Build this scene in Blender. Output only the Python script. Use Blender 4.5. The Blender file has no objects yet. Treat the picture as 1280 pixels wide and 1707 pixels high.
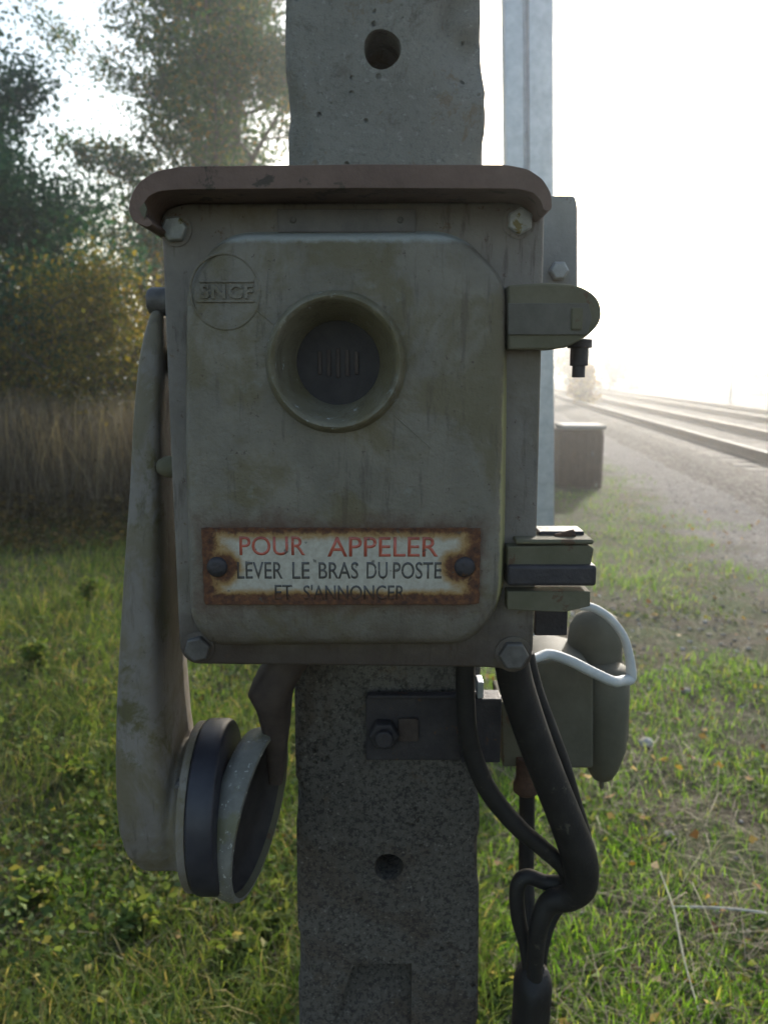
import bpy, bmesh, math, random
import numpy as np
from mathutils import Vector, Matrix, noise as mn
R = math.radians
random.seed(7)
rng = np.random.default_rng(11)
C = bpy.context.scene
col = C.collection

# ---------------------------------------------------------------- camera
FPX, PITCH, CAMZ = 1342.0, R(9.8), 1.40
cam = bpy.data.cameras.new('camera')
cam.sensor_fit = 'HORIZONTAL'
cam.angle = 2 * math.atan(640 / FPX)
cam.clip_start = 0.02
cam.clip_end = 3000
cam.dof.use_dof = True
cam.dof.focus_distance = 0.56
cam.dof.aperture_fstop = 15
co = bpy.data.objects.new('camera', cam)
col.objects.link(co)
co.location = (0, 0, CAMZ)
co.rotation_euler = (R(90) - PITCH, 0, 0)
C.camera = co

# ---------------------------------------------------------------- light
SUN_AZ, SUN_EL = R(23), R(20)          # azimuth to the right of the view axis (+Y)
SKY, SUN, EXPO = 0.105, 2.8, 1.45
w = bpy.data.worlds.new('World')
C.world = w
w.use_nodes = True
nt = w.node_tree
sky = nt.nodes.new('ShaderNodeTexSky')
sky.sky_type = 'NISHITA'
sky.sun_disc = False
sky.sun_elevation = SUN_EL
sky.sun_rotation = SUN_AZ
sky.dust_density = 2.0
sky.air_density = 1.3
bg = nt.nodes['Background']
bg.inputs['Strength'].default_value = SKY
nt.links.new(sky.outputs[0], bg.inputs['Color'])
sd = bpy.data.lights.new('sun', 'SUN')
sd.energy = SUN
sd.angle = R(0.5)
sd.color = (1.0, 0.95, 0.86)
so = bpy.data.objects.new('sun', sd)
col.objects.link(so)
sdir = Vector((math.sin(SUN_AZ) * math.cos(SUN_EL), math.cos(SUN_AZ) * math.cos(SUN_EL), math.sin(SUN_EL)))
so.rotation_euler = sdir.to_track_quat('Z', 'Y').to_euler()
so.location = (5, 10, 8)
C.view_settings.view_transform = 'Standard'
C.view_settings.look = 'None'
C.view_settings.gamma = 1
C.view_settings.exposure = EXPO

# ---------------------------------------------------------------- helpers
ct, st = math.cos(PITCH), math.sin(PITCH)

def P(px, py, Y):
    """the world point on the upright plane at distance Y that shows at photo pixel px,py"""
    u, v = (px - 640) / FPX, (853.5 - py) / FPX
    dy = ct + v * st
    return Vector((u / dy * Y, Y, CAMZ + (v * ct - st) / dy * Y))

def G(px, py, z=0.0):
    """the world point on the ground"""
    u, v = (px - 640) / FPX, (853.5 - py) / FPX
    k = (z - CAMZ) / (v * ct - st)
    return Vector((u * k, (ct + v * st) * k, z))

def tag(o, label=None, cat=None, group=None, kind=None):
    if label: o['label'] = label
    if cat: o['category'] = cat
    if group: o['group'] = group
    if kind: o['kind'] = kind
    return o

def thing(name, label, cat, loc=(0, 0, 0), group=None):
    o = bpy.data.objects.new(name, None)
    o.empty_display_size = 0.1
    col.objects.link(o)
    o.location = loc
    return tag(o, label, cat, group)

def wloc(o):
    v = Vector((0, 0, 0))
    while o:
        v = v + o.location
        o = o.parent
    return v

def link(name, me, m, parent=None, origin=None, bevel=0, seg=3, sharp=35, smooth=True):
    """link a mesh given in world coordinates as one object"""
    o = bpy.data.objects.new(name, me)
    col.objects.link(o)
    base = wloc(parent) if parent else Vector((0, 0, 0))
    org = Vector(origin) if origin is not None else base
    me.transform(Matrix.Translation(-org))
    if parent: o.parent = parent
    o.location = org - base
    for x in (m if isinstance(m, (list, tuple)) else [m]):
        me.materials.append(x)
    if smooth:
        me.polygons.foreach_set('use_smooth', [True] * len(me.polygons))
        me.set_sharp_from_angle(angle=R(sharp))
    if bevel:
        b = o.modifiers.new('bevel', 'BEVEL')
        b.width = bevel; b.segments = seg; b.limit_method = 'ANGLE'; b.angle_limit = R(35)
        b.harden_normals = False
    return o

def bm2me(bm, name='m'):
    bmesh.ops.recalc_face_normals(bm, faces=bm.faces)
    me = bpy.data.meshes.new(name)
    bm.to_mesh(me); bm.free()
    return me

def fillet(pts, rad, n=6):
    """round the corners of a closed polygon of 2-D points"""
    out = []
    N = len(pts)
    for i in range(N):
        r = rad[i] if isinstance(rad, (list, tuple)) else rad
        p, a, b = Vector(pts[i]), Vector(pts[i - 1]), Vector(pts[(i + 1) % N])
        if r <= 0:
            out.append(tuple(p)); continue
        da, db = (a - p), (b - p)
        r = min(r, da.length * .49, db.length * .49)
        s, e = p + da.normalized() * r, p + db.normalized() * r
        for k in range(n + 1):
            t = k / n
            q = s * (1 - t) ** 2 + p * 2 * t * (1 - t) + e * t * t
            out.append((q.x, q.y))
    return out

def pix(pts, Y):
    return [(P(x, y, Y).x, P(x, y, Y).z) for x, y in pts]

def offset(pts, d):
    """move a closed 2-D polygon outward by d"""
    N = len(pts)
    A = sum(pts[i - 1][0] * pts[i][1] - pts[i][0] * pts[i - 1][1] for i in range(N))
    s = 1 if A > 0 else -1
    out = []
    for i in range(N):
        p = Vector(pts[i]); a = Vector(pts[i - 1]); b = Vector(pts[(i + 1) % N])
        t = (b - a)
        if t.length < 1e-9: out.append(tuple(p)); continue
        t.normalize()
        nrm = Vector((t.y, -t.x)) * s
        out.append(tuple(p + nrm * d))
    return out

def prism(bm, poly, Y0, Y1, poly1=None):
    poly1 = poly1 or poly
    a = [bm.verts.new((x, Y0, z)) for x, z in poly]
    b = [bm.verts.new((x, Y1, z)) for x, z in poly1]
    n = len(a)
    bm.faces.new(a); bm.faces.new(b)
    for i in range(n):
        bm.faces.new((a[i], a[(i + 1) % n], b[(i + 1) % n], b[i]))

def box(bm, x0, x1, y0, y1, z0, z1, rot=0, M=None):
    v = [bm.verts.new((x, y, z)) for x in (x0, x1) for y in (y0, y1) for z in (z0, z1)]
    for f in ((0, 1, 3, 2), (4, 6, 7, 5), (0, 4, 5, 1), (2, 3, 7, 6), (0, 2, 6, 4), (1, 5, 7, 3)):
        bm.faces.new([v[i] for i in f])
    if M is not None: bmesh.ops.transform(bm, matrix=M, verts=v)
    return v

def pbox(bm, x0, y0, x1, y1, Y0, Y1):
    """box whose front face fills photo pixels x0,y0..x1,y1 at distance Y0"""
    a, b = P(x0, y0, Y0), P(x1, y1, Y0)
    m1, m2 = P(x0, (y0 + y1) / 2, Y0), P(x1, (y0 + y1) / 2, Y0)
    box(bm, m1.x, m2.x, Y0, Y1, min(a.z, b.z), max(a.z, b.z))

def lathe(bm, prof, center, axis='Y', n=48, cap=True, wob=0):
    """prof: list of (r, t) with t along the axis"""
    rings = []
    for r, t in prof:
        ring = []
        for k in range(n):
            a = 2 * math.pi * k / n
            rr = r * (1 + wob * math.sin(3 * a + 1))
            c, s = math.cos(a) * rr, math.sin(a) * rr
            p = {'Y': (c, t, s), 'X': (t, c, s), 'Z': (c, s, t)}[axis]
            ring.append(bm.verts.new((center[0] + p[0], center[1] + p[1], center[2] + p[2])))
        rings.append(ring)
    for a, b in zip(rings, rings[1:]):
        for k in range(n):
            bm.faces.new((a[k], a[(k + 1) % n], b[(k + 1) % n], b[k]))
    if cap:
        bm.faces.new(rings[0]); bm.faces.new(rings[-1])
    return [v for r_ in rings for v in r_]

def catmull(pts, n=10):
    pts = [Vector(p) for p in pts]
    q = [pts[0] * 2 - pts[1]] + pts + [pts[-1] * 2 - pts[-2]]
    out = []
    for i in range(1, len(q) - 2):
        a, b, c, d = q[i - 1], q[i], q[i + 1], q[i + 2]
        for k in range(n):
            t = k / n
            out.append(.5 * ((2 * b) + (c - a) * t + (2 * a - 5 * b + 4 * c - d) * t * t + (3 * b - a - 3 * c + d) * t ** 3))
    out.append(pts[-1])
    return out

def tube(bm, pts, rad, n=16, cap=True, smoothn=8):
    """tube through points; rad a number or one per control point"""
    if smoothn:
        rr = rad if isinstance(rad, (list, tuple)) else [rad] * len(pts)
        path = catmull(pts, smoothn)
        rads = [x.x for x in catmull([Vector((r, 0, 0)) for r in rr], smoothn)]
    else:
        path = [Vector(p) for p in pts]
        rads = rad if isinstance(rad, (list, tuple)) else [rad] * len(pts)
    up = Vector((0, 1, 0.01)).normalized()
    rings = []
    for i, p in enumerate(path):
        t = (path[min(i + 1, len(path) - 1)] - path[max(i - 1, 0)]).normalized()
        up = (up - t * up.dot(t))
        if up.length < 1e-4: up = t.orthogonal()
        up.normalize()
        s = t.cross(up)
        rings.append([bm.verts.new(p + (up * math.cos(2 * math.pi * k / n) + s * math.sin(2 * math.pi * k / n)) * rads[i]) for k in range(n)])
    for a, b in zip(rings, rings[1:]):
        for k in range(n):
            bm.faces.new((a[k], a[(k + 1) % n], b[(k + 1) % n], b[k]))
    if cap:
        bm.faces.new(rings[0]); bm.faces.new(rings[-1])

# ---------------------------------------------------------------- materials
def nodes(name):
    m = bpy.data.materials.new(name)
    m.use_nodes = True
    t = m.node_tree
    return m, t, t.nodes['Principled BSDF'], t.nodes['Material Output']

def N(t, kind, **kw):
    n = t.nodes.new(kind)
    for k, v in kw.items():
        if k.startswith('i_'):
            key = k[2:]
            key = int(key) if key.isdigit() else key.replace('_', ' ')
            n.inputs[key].default_value = v
        else:
            setattr(n, k, v)
    return n

def ramp(t, fac, stops):
    r = t.nodes.new('ShaderNodeValToRGB')
    e = r.color_ramp.elements
    while len(e) < len(stops): e.new(0.5)
    for k, (p, c) in enumerate(stops):
        e[k].position = p
        e[k].color = (*c, 1) if len(c) == 3 else c
    t.links.new(fac, r.inputs[0])
    return r.outputs[0]

def noi(t, vec, scale, detail=4, rough=.6, dist=0):
    n = N(t, 'ShaderNodeTexNoise', i_Scale=scale, i_Detail=detail, i_Roughness=rough, i_Distortion=dist)
    t.links.new(vec, n.inputs['Vector'])
    return n.outputs['Fac']

def mix(t, fac, a, b, mode='MIX'):
    n = N(t, 'ShaderNodeMix', data_type='RGBA', blend_type=mode)
    for s, v in ((n.inputs[0], fac), (n.inputs[6], a), (n.inputs[7], b)):
        if isinstance(v, (int, float)): s.default_value = v
        elif isinstance(v, tuple): s.default_value = (*v, 1)
        else: t.links.new(v, s)
    return n.outputs[2]

def math_(t, op, a, b=0.0, c=None, clamp=False):
    n = N(t, 'ShaderNodeMath', operation=op, use_clamp=clamp)
    for s, v in zip(n.inputs, (a, b, c)):
        if v is None: continue
        if isinstance(v, (int, float)): s.default_value = v
        else: t.links.new(v, s)
    return n.outputs[0]

def sstep(t, v, lo, hi, a=0.0, b=1.0):
    n = N(t, 'ShaderNodeMapRange', interpolation_type='SMOOTHSTEP', i_1=lo, i_2=hi, i_3=a, i_4=b)
    t.links.new(v, n.inputs[0])
    return n.outputs[0]

def bump(t, bsdf, h, strength=.3, dist=.001):
    b = N(t, 'ShaderNodeBump', i_Strength=strength, i_Distance=dist)
    t.links.new(h, b.inputs['Height'])
    t.links.new(b.outputs[0], bsdf.inputs['Normal'])

def coords(t):
    return N(t, 'ShaderNodeTexCoord').outputs['Object']

def surf(name, c0, c1, scale=20, rough=.7, metal=0.0, bscale=300, bstr=.3, bdist=.001, spots=None, spot_scale=40, spot_lo=.58, spot_w=.06, extra=None):
    """mottled surface: two colours through noise, optional spots of a third (chips, lichen, rust), fine bump"""
    m, t, b, _ = nodes(name)
    v = coords(t)
    n1 = noi(t, v, scale, 6, .65)
    c = ramp(t, n1, [(.32, c0), (.68, c1)])
    if spots:
        n2 = noi(t, v, spot_scale, 5, .7, .3)
        c = mix(t, sstep(t, n2, spot_lo, spot_lo + spot_w), c, spots)
    if extra: c = extra(t, v, c)
    t.links.new(c, b.inputs['Base Color'])
    b.inputs['Roughness'].default_value = rough
    b.inputs['Metallic'].default_value = metal
    b.inputs['Specular IOR Level'].default_value = .35
    h = math_(t, 'ADD', noi(t, v, bscale, 3, .6), math_(t, 'MULTIPLY', noi(t, v, scale * 2.5, 4), 1.5))
    bump(t, b, h, bstr, bdist)
    return m

M = {}
FY, PYN = .55, .528      # front planes of the telephone's flange and raised cover
BOXL = P(590, 730, .62)
def algae(t, v, c):
    """green-yellow algae film in broad patches"""
    n = noi(t, v, 14, 5, .7, .5)
    c = mix(t, sstep(t, n, .46, .60, 0, .6), c, (.105, .084, .036))
    w2 = N(t, 'ShaderNodeMapping', i_Scale=(1, 1, .13)); t.links.new(v, w2.inputs[0])
    c = mix(t, sstep(t, noi(t, w2.outputs[0], 130, 5, .7), .54, .68, 0, .5), c, (.065, .052, .04))
    c = mix(t, sstep(t, noi(t, v, 200, 5, .8), .635, .655, 0, .7), c, (.06, .04, .028))
    n3 = noi(t, v, 55, 4, .7)
    return mix(t, sstep(t, n3, .60, .72, 0, .4), c, (.20, .205, .19))
def grime_and_edge_glow(t, v, c):
    """dirt streaks and chips, darker brown lower third, sun rim painted on the right edge"""
    s = N(t, 'ShaderNodeSeparateXYZ'); t.links.new(v, s.inputs[0])
    low = math_(t, 'ADD', s.outputs[2], math_(t, 'MULTIPLY', noi(t, v, 26, 5, .7), .07))
    w2 = N(t, 'ShaderNodeMapping', i_Scale=(1, 1, .13)); t.links.new(v, w2.inputs[0])
    c = mix(t, sstep(t, noi(t, w2.outputs[0], 130, 5, .7), .52, .66, 0, .6), c, (.065, .05, .038))
    c = mix(t, sstep(t, low, -.07, -.125, 0, .88), c, (.045, .030, .024))
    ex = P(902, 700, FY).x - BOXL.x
    c = mix(t, sstep(t, math_(t, 'ADD', s.outputs[0], math_(t, 'MULTIPLY', math_(t, 'SUBTRACT', noi(t, v, 90, 4, .7), .5), .006)), ex - .0012, ex + .0010, 0, .6), c, (.36, .33, .18))  # yellow edge line: lichen tone and painted sun rim together
    c = mix(t, sstep(t, noi(t, v, 190, 5, .8), .63, .65, 0, .75), c, (.07, .04, .026))
    return mix(t, sstep(t, noi(t, v, 12, 5, .7, .5), .5, .66, 0, .5), c, (.105, .085, .05))
M['grey_paint'] = surf('weathered_grey_paint', (.128, .112, .100), (.192, .168, .150), 25, .72, bscale=350, bstr=.6, bdist=.0009, spots=(.12, .085, .055), spot_scale=35, spot_lo=.62, extra=lambda t, v, c: grime_and_edge_glow(t, v, c))
M['hood'] = surf('faded_maroon_paint', (.092, .058, .047), (.160, .104, .084), 22, .8, bscale=300, bstr=.6, bdist=.001, spots=(.06, .045, .036), spot_scale=60, spot_lo=.57)
M['cast'] = surf('pitted_grey_casting', (.11, .105, .095), (.20, .195, .18), 40, .6, bscale=500, bstr=.5, bdist=.0008, spots=(.42, .42, .40), spot_scale=180, spot_lo=.60, extra=lambda t, v, c: mix(t, sstep(t, noi(t, v, 22, 5, .7), .52, .62, 0, .6), c, (.115, .11, .045)))
M['arm'] = surf('grey_green_handset_paint', (.140, .122, .110), (.195, .172, .157), 15, .6, bscale=350, bstr=.45, bdist=.0007, spots=(.085, .075, .035), spot_scale=24, spot_lo=.56, spot_w=.12, extra=algae)
M['bracket'] = surf('shade_brown_casting', (.035, .024, .022), (.070, .052, .045), 45, .7, bscale=500, bstr=.5, bdist=.0008)  # darkened brown carries the shade on the cradle arm under the box
M['mesh_dark'] = surf('dark_inner_face', (.022, .018, .020), (.040, .034, .034), 60, .7, bscale=500, bstr=.4, bdist=.0005)
M['rubber'] = surf('black_bakelite', (.018, .017, .024), (.035, .033, .042), 30, .45, bscale=300, bstr=.2, bdist=.0004)
M['dark_steel'] = surf('blackened_steel', (.028, .025, .03), (.055, .048, .052), 40, .6, .3, bscale=300, bstr=.5, bdist=.001, spots=(.10, .05, .028), spot_scale=60, spot_lo=.60)
M['rust_steel'] = surf('rusted_steel', (.045, .024, .016), (.10, .052, .032), 60, .85, bscale=300, bstr=.6, bdist=.001, spots=(.05, .03, .025), spot_scale=80)
M['bolt'] = surf('weathered_bolt_steel', (.20, .20, .20), (.34, .34, .33), 90, .5, .35, bscale=500, bstr=.5, bdist=.0005, spots=(.15, .12, .05), spot_scale=70, spot_lo=.58)
M['darkbolt'] = surf('dull_dark_bolt_steel', (.07, .062, .06), (.13, .12, .115), 90, .6, .3, bscale=500, bstr=.5, bdist=.0005)
M['cable'] = surf('black_cable_sheath', (.008, .0065, .007), (.017, .015, .015), 40, .62, bscale=250, bstr=.4, bdist=.0008, spots=(.060, .052, .042), spot_scale=60, spot_lo=.60, spot_w=.12)
M['conduit'] = surf('pale_grey_cable_sheath', (.38, .39, .40), (.52, .53, .53), 40, .6, bscale=300, bstr=.2, bdist=.0005)
M['olive'] = surf('olive_green_housing_paint', (.070, .064, .046), (.112, .104, .078), 18, .72, bscale=350, bstr=.25, bdist=.0006, spots=(.3, .3, .27), spot_scale=90, spot_lo=.72)
M['lug'] = surf('olive_hinge_paint', (.085, .078, .048), (.12, .108, .075), 30, .88, bscale=350, bstr=.4, bdist=.0006, spots=(.09, .055, .035), spot_scale=45, spot_lo=.60)
M['lug_dark'] = surf('shadowed_hinge_casting', (.075, .068, .055), (.11, .10, .085), 40, .7, bscale=350, bstr=.4, bdist=.0006)
M['plain_grey'] = surf('weathered_plate_paint', (.16, .155, .145), (.23, .222, .21), 25, .7, bscale=350, bstr=.5, bdist=.0008, spots=(.12, .085, .055), spot_scale=45, spot_lo=.62)
M['plate'] = surf('dark_name_plate', (.085, .075, .075), (.13, .115, .11), 60, .55, bscale=500, bstr=.3, bdist=.0003)
M['galv'] = surf('galvanised_steel', (.34, .36, .40), (.48, .50, .54), 30, .42, .55, bscale=200, bstr=.1, bdist=.001)
M['brass'] = surf('tarnished_brass_edge', (.30, .20, .08), (.40, .27, .12), 30, .5, .4)

def soot_extra(t, v, c): return c

# cover material: grey-olive, algae, rust halo round the enamel sign
SIGN_C = P(569, 943, .5285)
BOXL = P(590, 730, .62)
def make_cover():
    m, t, b, _ = nodes('weathered_olive_cover')
    v = coords(t)
    n1 = noi(t, v, 22, 6, .65)
    c = ramp(t, n1, [(.3, (.124, .110, .090)), (.7, (.195, .172, .143))])
    c = algae(t, v, c)
    mp = N(t, 'ShaderNodeSeparateXYZ'); t.links.new(v, mp.inputs[0])
    rel = SIGN_C - BOXL
    ax = math_(t, 'SUBTRACT', math_(t, 'ABSOLUTE', math_(t, 'SUBTRACT', mp.outputs[0], rel.x)), .088)
    az = math_(t, 'SUBTRACT', math_(t, 'ABSOLUTE', math_(t, 'SUBTRACT', mp.outputs[2], rel.z)), .024)
    d = math_(t, 'MAXIMUM', ax, az)
    d = math_(t, 'ADD', d, math_(t, 'MULTIPLY', math_(t, 'SUBTRACT', noi(t, v, 60, 5, .7), .5), .03))
    c = mix(t, sstep(t, d, .016, -.002, 0, .85), c, (.085, .045, .03))
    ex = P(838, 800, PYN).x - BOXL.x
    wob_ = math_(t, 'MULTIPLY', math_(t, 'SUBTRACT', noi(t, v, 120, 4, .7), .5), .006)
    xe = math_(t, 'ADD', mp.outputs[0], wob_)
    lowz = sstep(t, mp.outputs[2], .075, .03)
    c = mix(t, math_(t, 'MULTIPLY', sstep(t, xe, ex - .0022, ex + .0005, 0, .75), lowz), c, (.34, .31, .14))  # yellow lichen tint doubling as a painted sun rim on the right edge
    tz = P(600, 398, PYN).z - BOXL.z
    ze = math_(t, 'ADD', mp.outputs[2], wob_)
    c = mix(t, sstep(t, ze, tz - .0030, tz + .0010, 0, .7), c, (.33, .35, .35))  # pale bluish highlight painted along the worn top bevel
    # browner and darker towards the bottom of the casting
    low = math_(t, 'ADD', mp.outputs[2], math_(t, 'MULTIPLY', noi(t, v, 30, 5, .7), .05))
    c = mix(t, sstep(t, low, -.07, -.122, 0, .82), c, (.060, .042, .030))
    t.links.new(c, b.inputs['Base Color'])
    b.inputs['Roughness'].default_value = .65
    b.inputs['Specular IOR Level'].default_value = .3
    h = math_(t, 'ADD', noi(t, v, 420, 3), math_(t, 'MULTIPLY', noi(t, v, 70, 4), 1.6))
    bump(t, b, h, .7, .0012)
    return m
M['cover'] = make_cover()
M['rim'] = surf('worn_highlit_rim_paint', (.12, .105, .07), (.18, .16, .12), 40, .6, bscale=420, bstr=.6, bdist=.001, spots=(.34, .36, .37), spot_scale=120, spot_lo=.62, extra=algae)  # pale flecks serve as rim chips and as a painted highlight

SW, SH = .0895, .0253
def make_enamel(name, ink=None, fade=1.0):
    """enamel with rust creeping in from the edges and round the rivets; ink = lettering colour"""
    m, t, b, _ = nodes(name)
    v = coords(t)
    s = N(t, 'ShaderNodeSeparateXYZ'); t.links.new(v, s.inputs[0])
    x, z = s.outputs[0], s.outputs[2]
    nz = math_(t, 'SUBTRACT', noi(t, v, 110, 6, .75, .4), .5)
    dx = math_(t, 'SUBTRACT', SW, math_(t, 'ABSOLUTE', x))
    dz = math_(t, 'SUBTRACT', SH, math_(t, 'ABSOLUTE', math_(t, 'SUBTRACT', z, -.0002)))
    bot = sstep(t, z, -.004, -.024, 0, .0048)
    dz = math_(t, 'SUBTRACT', dz, bot)
    dx = math_(t, 'MULTIPLY', dx, .50)
    d = math_(t, 'MINIMUM', dx, dz)
    rx = math_(t, 'SUBTRACT', math_(t, 'ABSOLUTE', x), SW - .0105)
    zz = math_(t, 'SUBTRACT', z, -.0004)
    rr = math_(t, 'SQRT', math_(t, 'ADD', math_(t, 'MULTIPLY', rx, rx), math_(t, 'MULTIPLY', zz, zz)))
    rd = math_(t, 'SUBTRACT', rr, .0070)
    d = math_(t, 'SMOOTH_MIN', d, rd, .004)
    d = math_(t, 'ADD', d, math_(t, 'MULTIPLY', nz, .010))
    fine = noi(t, v, 260, 5, .7)
    white = ramp(t, fine, [(.3, (.30, .275, .235)), (.7, (.43, .40, .355))])
    if ink:
        white = mix(t, sstep(t, noi(t, v, 240, 5, .8), .62, .70, 0, .7), ink, (.46, .44, .38))
    halo = mix(t, sstep(t, d, .0090, .0030), white, (.26, .15, .05) if not ink else tuple(.5 * q for q in ink[:3]))
    rust = ramp(t, math_(t, 'ADD', fine, math_(t, 'MULTIPLY', nz, .5)), [(.3, (.035, .015, .011)), (.52, (.095, .036, .016)), (.80, (.19, .08, .028))])
    if ink: rust = mix(t, .35, rust, tuple(.4 * q for q in ink[:3]))
    c = mix(t, sstep(t, d, .0042, .0008), halo, rust)
    # tar specks
    sp = noi(t, v, 150, 3, .6)
    c = mix(t, sstep(t, sp, .655, .70, 0, .75), c, (.07, .065, .06))
    t.links.new(c, b.inputs['Base Color'])
    rg = sstep(t, d, .001, .005, .85, .35)
    t.links.new(rg, b.inputs['Roughness'])
    bump(t, b, math_(t, 'ADD', sstep(t, d, 0, .004), math_(t, 'MULTIPLY', fine, .4)), .5, .0006)
    return m
M['enamel'] = make_enamel('chipped_white_enamel')
M['red_ink'] = make_enamel('faded_red_enamel', (.40, .095, .065))
M['black_ink'] = make_enamel('faded_black_enamel', (.065, .06, .058))

def make_concrete():
    m, t, b, _ = nodes('old_concrete')
    v = coords(t)
    n1 = noi(t, v, 9, 7, .7)
    c = ramp(t, n1, [(.3, (.15, .142, .125)), (.7, (.25, .235, .208))])
    g = noi(t, v, 250, 6, .78)
    c = mix(t, sstep(t, g, .52, .60, 0, .32), c, (.08, .075, .075))
    g2 = noi(t, v, 160, 3, .7)
    c = mix(t, sstep(t, g2, .60, .68, 0, .55), c, (.30, .29, .27))
    l = noi(t, v, 16, 5, .75, .6)
    c = mix(t, sstep(t, l, .58, .66, 0, .6), c, (.17, .12, .075))
    w1 = noi(t, v, 30, 4, .6, .3)
    c = mix(t, sstep(t, w1, .71, .74), c, (.52, .53, .50))
    s = N(t, 'ShaderNodeSeparateXYZ'); t.links.new(v, s.inputs[0])
    # lower part darkened, painting in the shade that falls there
    lowm = math_(t, 'ADD', s.outputs[2], math_(t, 'MULTIPLY', noi(t, v, 8, 5, .7), .35))
    c = mix(t, sstep(t, lowm, 1.50, 1.15, 0, .66), c, (.052, .042, .038))
    st2 = noi(t, v, 7, 6, .75, 1.0)
    c = mix(t, sstep(t, st2, .50, .60, 0, .55), c, (.075, .055, .042))
    c = mix(t, math_(t, 'MULTIPLY', sstep(t, g, .46, .60, 0, .75), sstep(t, lowm, 1.55, 1.2)), c, (.028, .023, .024))
    c = mix(t, sstep(t, noi(t, v, 230, 4, .75), .58, .68, 0, .6), c, (.23, .21, .185))
    t.links.new(c, b.inputs['Base Color'])
    b.inputs['Roughness'].default_value = .95
    b.inputs['Specular IOR Level'].default_value = .15
    h = math_(t, 'ADD', math_(t, 'MULTIPLY', noi(t, v, 320, 4, .7), 1.0), math_(t, 'MULTIPLY', noi(t, v, 60, 5, .7), 1.5))
    pit = N(t, 'ShaderNodeTexVoronoi', i_Scale=95.0); t.links.new(v, pit.inputs['Vector'])
    pz = sstep(t, pit.outputs['Distance'], .26, .12)
    pk = sstep(t, noi(t, v, 25, 3, .6), .5, .6)
    pz = math_(t, 'MULTIPLY', math_(t, 'MULTIPLY', pz, pk), sstep(t, noi(t, v, 70, 2), .45, .6))
    t.links.new(mix(t, math_(t, 'MULTIPLY', pz, .6), c, (.035, .03, .028)), b.inputs['Base Color'])
    h = math_(t, 'SUBTRACT', h, math_(t, 'MULTIPLY', pz, 2.0))
    bump(t, b, h, .9, .0022)
    return m
M['concrete'] = make_concrete()

GAIN = {'autumn_green_leaves': 1.15, 'dark_green_leaves': 1.5, 'yellowing_leaves': .95, 'browning_leaves': 1.1, 'grass_blades': 1.3, 'meadow_herbs': 1.2, 'dry_tall_grass': 1.4, 'broad_ground_leaves': 1.25, 'small_stones': 1}
def leafmat(name, stops, trans=.35, rough=.7):
    """foliage: the colour differs from leaf to leaf"""
    m, t, b, out = nodes(name)
    gain = GAIN.get(name, 1.2)
    stops = [(p, tuple(x * gain for x in c)) for p, c in stops]
    g = N(t, 'ShaderNodeNewGeometry')
    c = ramp(t, g.outputs['Random Per Island'], stops)
    t.links.new(c, b.inputs['Base Color'])
    b.inputs['Roughness'].default_value = rough
    b.inputs['Specular IOR Level'].default_value = .15
    tr = N(t, 'ShaderNodeBsdfTranslucent')
    t.links.new(mix(t, 1.0, c, (1.5, 1.5, .8), 'MULTIPLY'), tr.inputs['Color'])
    mx = N(t, 'ShaderNodeMixShader'); mx.inputs[0].default_value = trans
    t.links.new(b.outputs[0], mx.inputs[1]); t.links.new(tr.outputs[0], mx.inputs[2])
    t.links.new(mx.outputs[0], out.inputs['Surface'])
    return m
M['leaf_birch'] = leafmat('autumn_green_leaves', [(0, (.013, .045, .016)), (.55, (.028, .076, .020)), (.8, (.070, .10, .018)), (1, (.18, .11, .012))])
M['leaf_dark'] = leafmat('dark_green_leaves', [(0, (.006, .033, .020)), (.6, (.013, .056, .028)), (1, (.030, .080, .030))], .25)
M['leaf_yellow'] = leafmat('yellowing_leaves', [(0, (.05, .065, .012)), (.5, (.13, .12, .018)), (1, (.26, .17, .02))])
M['leaf_brown'] = leafmat('browning_leaves', [(0, (.045, .035, .018)), (.6, (.08, .06, .025)), (1, (.12, .075, .025))])
M['leaf_far'] = leafmat('far_foliage', [(0, (.03, .04, .02)), (.6, (.06, .06, .03)), (1, (.11, .085, .03))])
M['grass'] = leafmat('grass_blades', [(0, (.048, .11, .010)), (.5, (.092, .18, .018)), (.85, (.15, .24, .03)), (1, (.27, .25, .08))], .5)
M['herb'] = leafmat('meadow_herbs', [(0, (.046, .078, .016)), (.5, (.088, .125, .026)), (.8, (.135, .15, .038)), (1, (.25, .19, .09))], .4)
M['straw'] = leafmat('dead_straw', [(0, (.09, .07, .045)), (.6, (.17, .14, .09)), (1, (.28, .25, .17))], .2, .7)
M['reed'] = leafmat('dry_tall_grass', [(0, (.05, .038, .030)), (.6, (.10, .078, .058)), (1, (.16, .13, .09))], .25, .7)
M['clover'] = leafmat('broad_ground_leaves', [(0, (.035, .06, .02)), (.6, (.065, .10, .03)), (.9, (.13, .15, .045)), (1, (.22, .18, .05))], .35)
M['litter'] = leafmat('fallen_leaves', [(0, (.10, .045, .02)), (.4, (.20, .10, .03)), (.7, (.32, .20, .03)), (1, (.24, .17, .11))], .2)
M['bark'] = surf('tree_bark', (.05, .042, .035), (.12, .10, .085), 8, .9, bscale=30, bstr=.8, bdist=.02)
M['twig'] = surf('bleached_stick', (.30, .27, .22), (.50, .47, .41), 60, .8, bscale=120, bstr=.5, bdist=.001)
M['stalk'] = surf('dry_hollow_stalk', (.17, .18, .12), (.30, .29, .20), 60, .7, bscale=120, bstr=.4, bdist=.001)
M['stone'] = leafmat('small_stones', [(0, (.12, .11, .10)), (.6, (.22, .21, .20)), (1, (.40, .39, .38))], 0, .9)
M['rail'] = surf('rail_rusty_side', (.10, .065, .045), (.17, .11, .08), 12, .7, .2, bscale=60, bstr=.3, bdist=.002)
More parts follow.
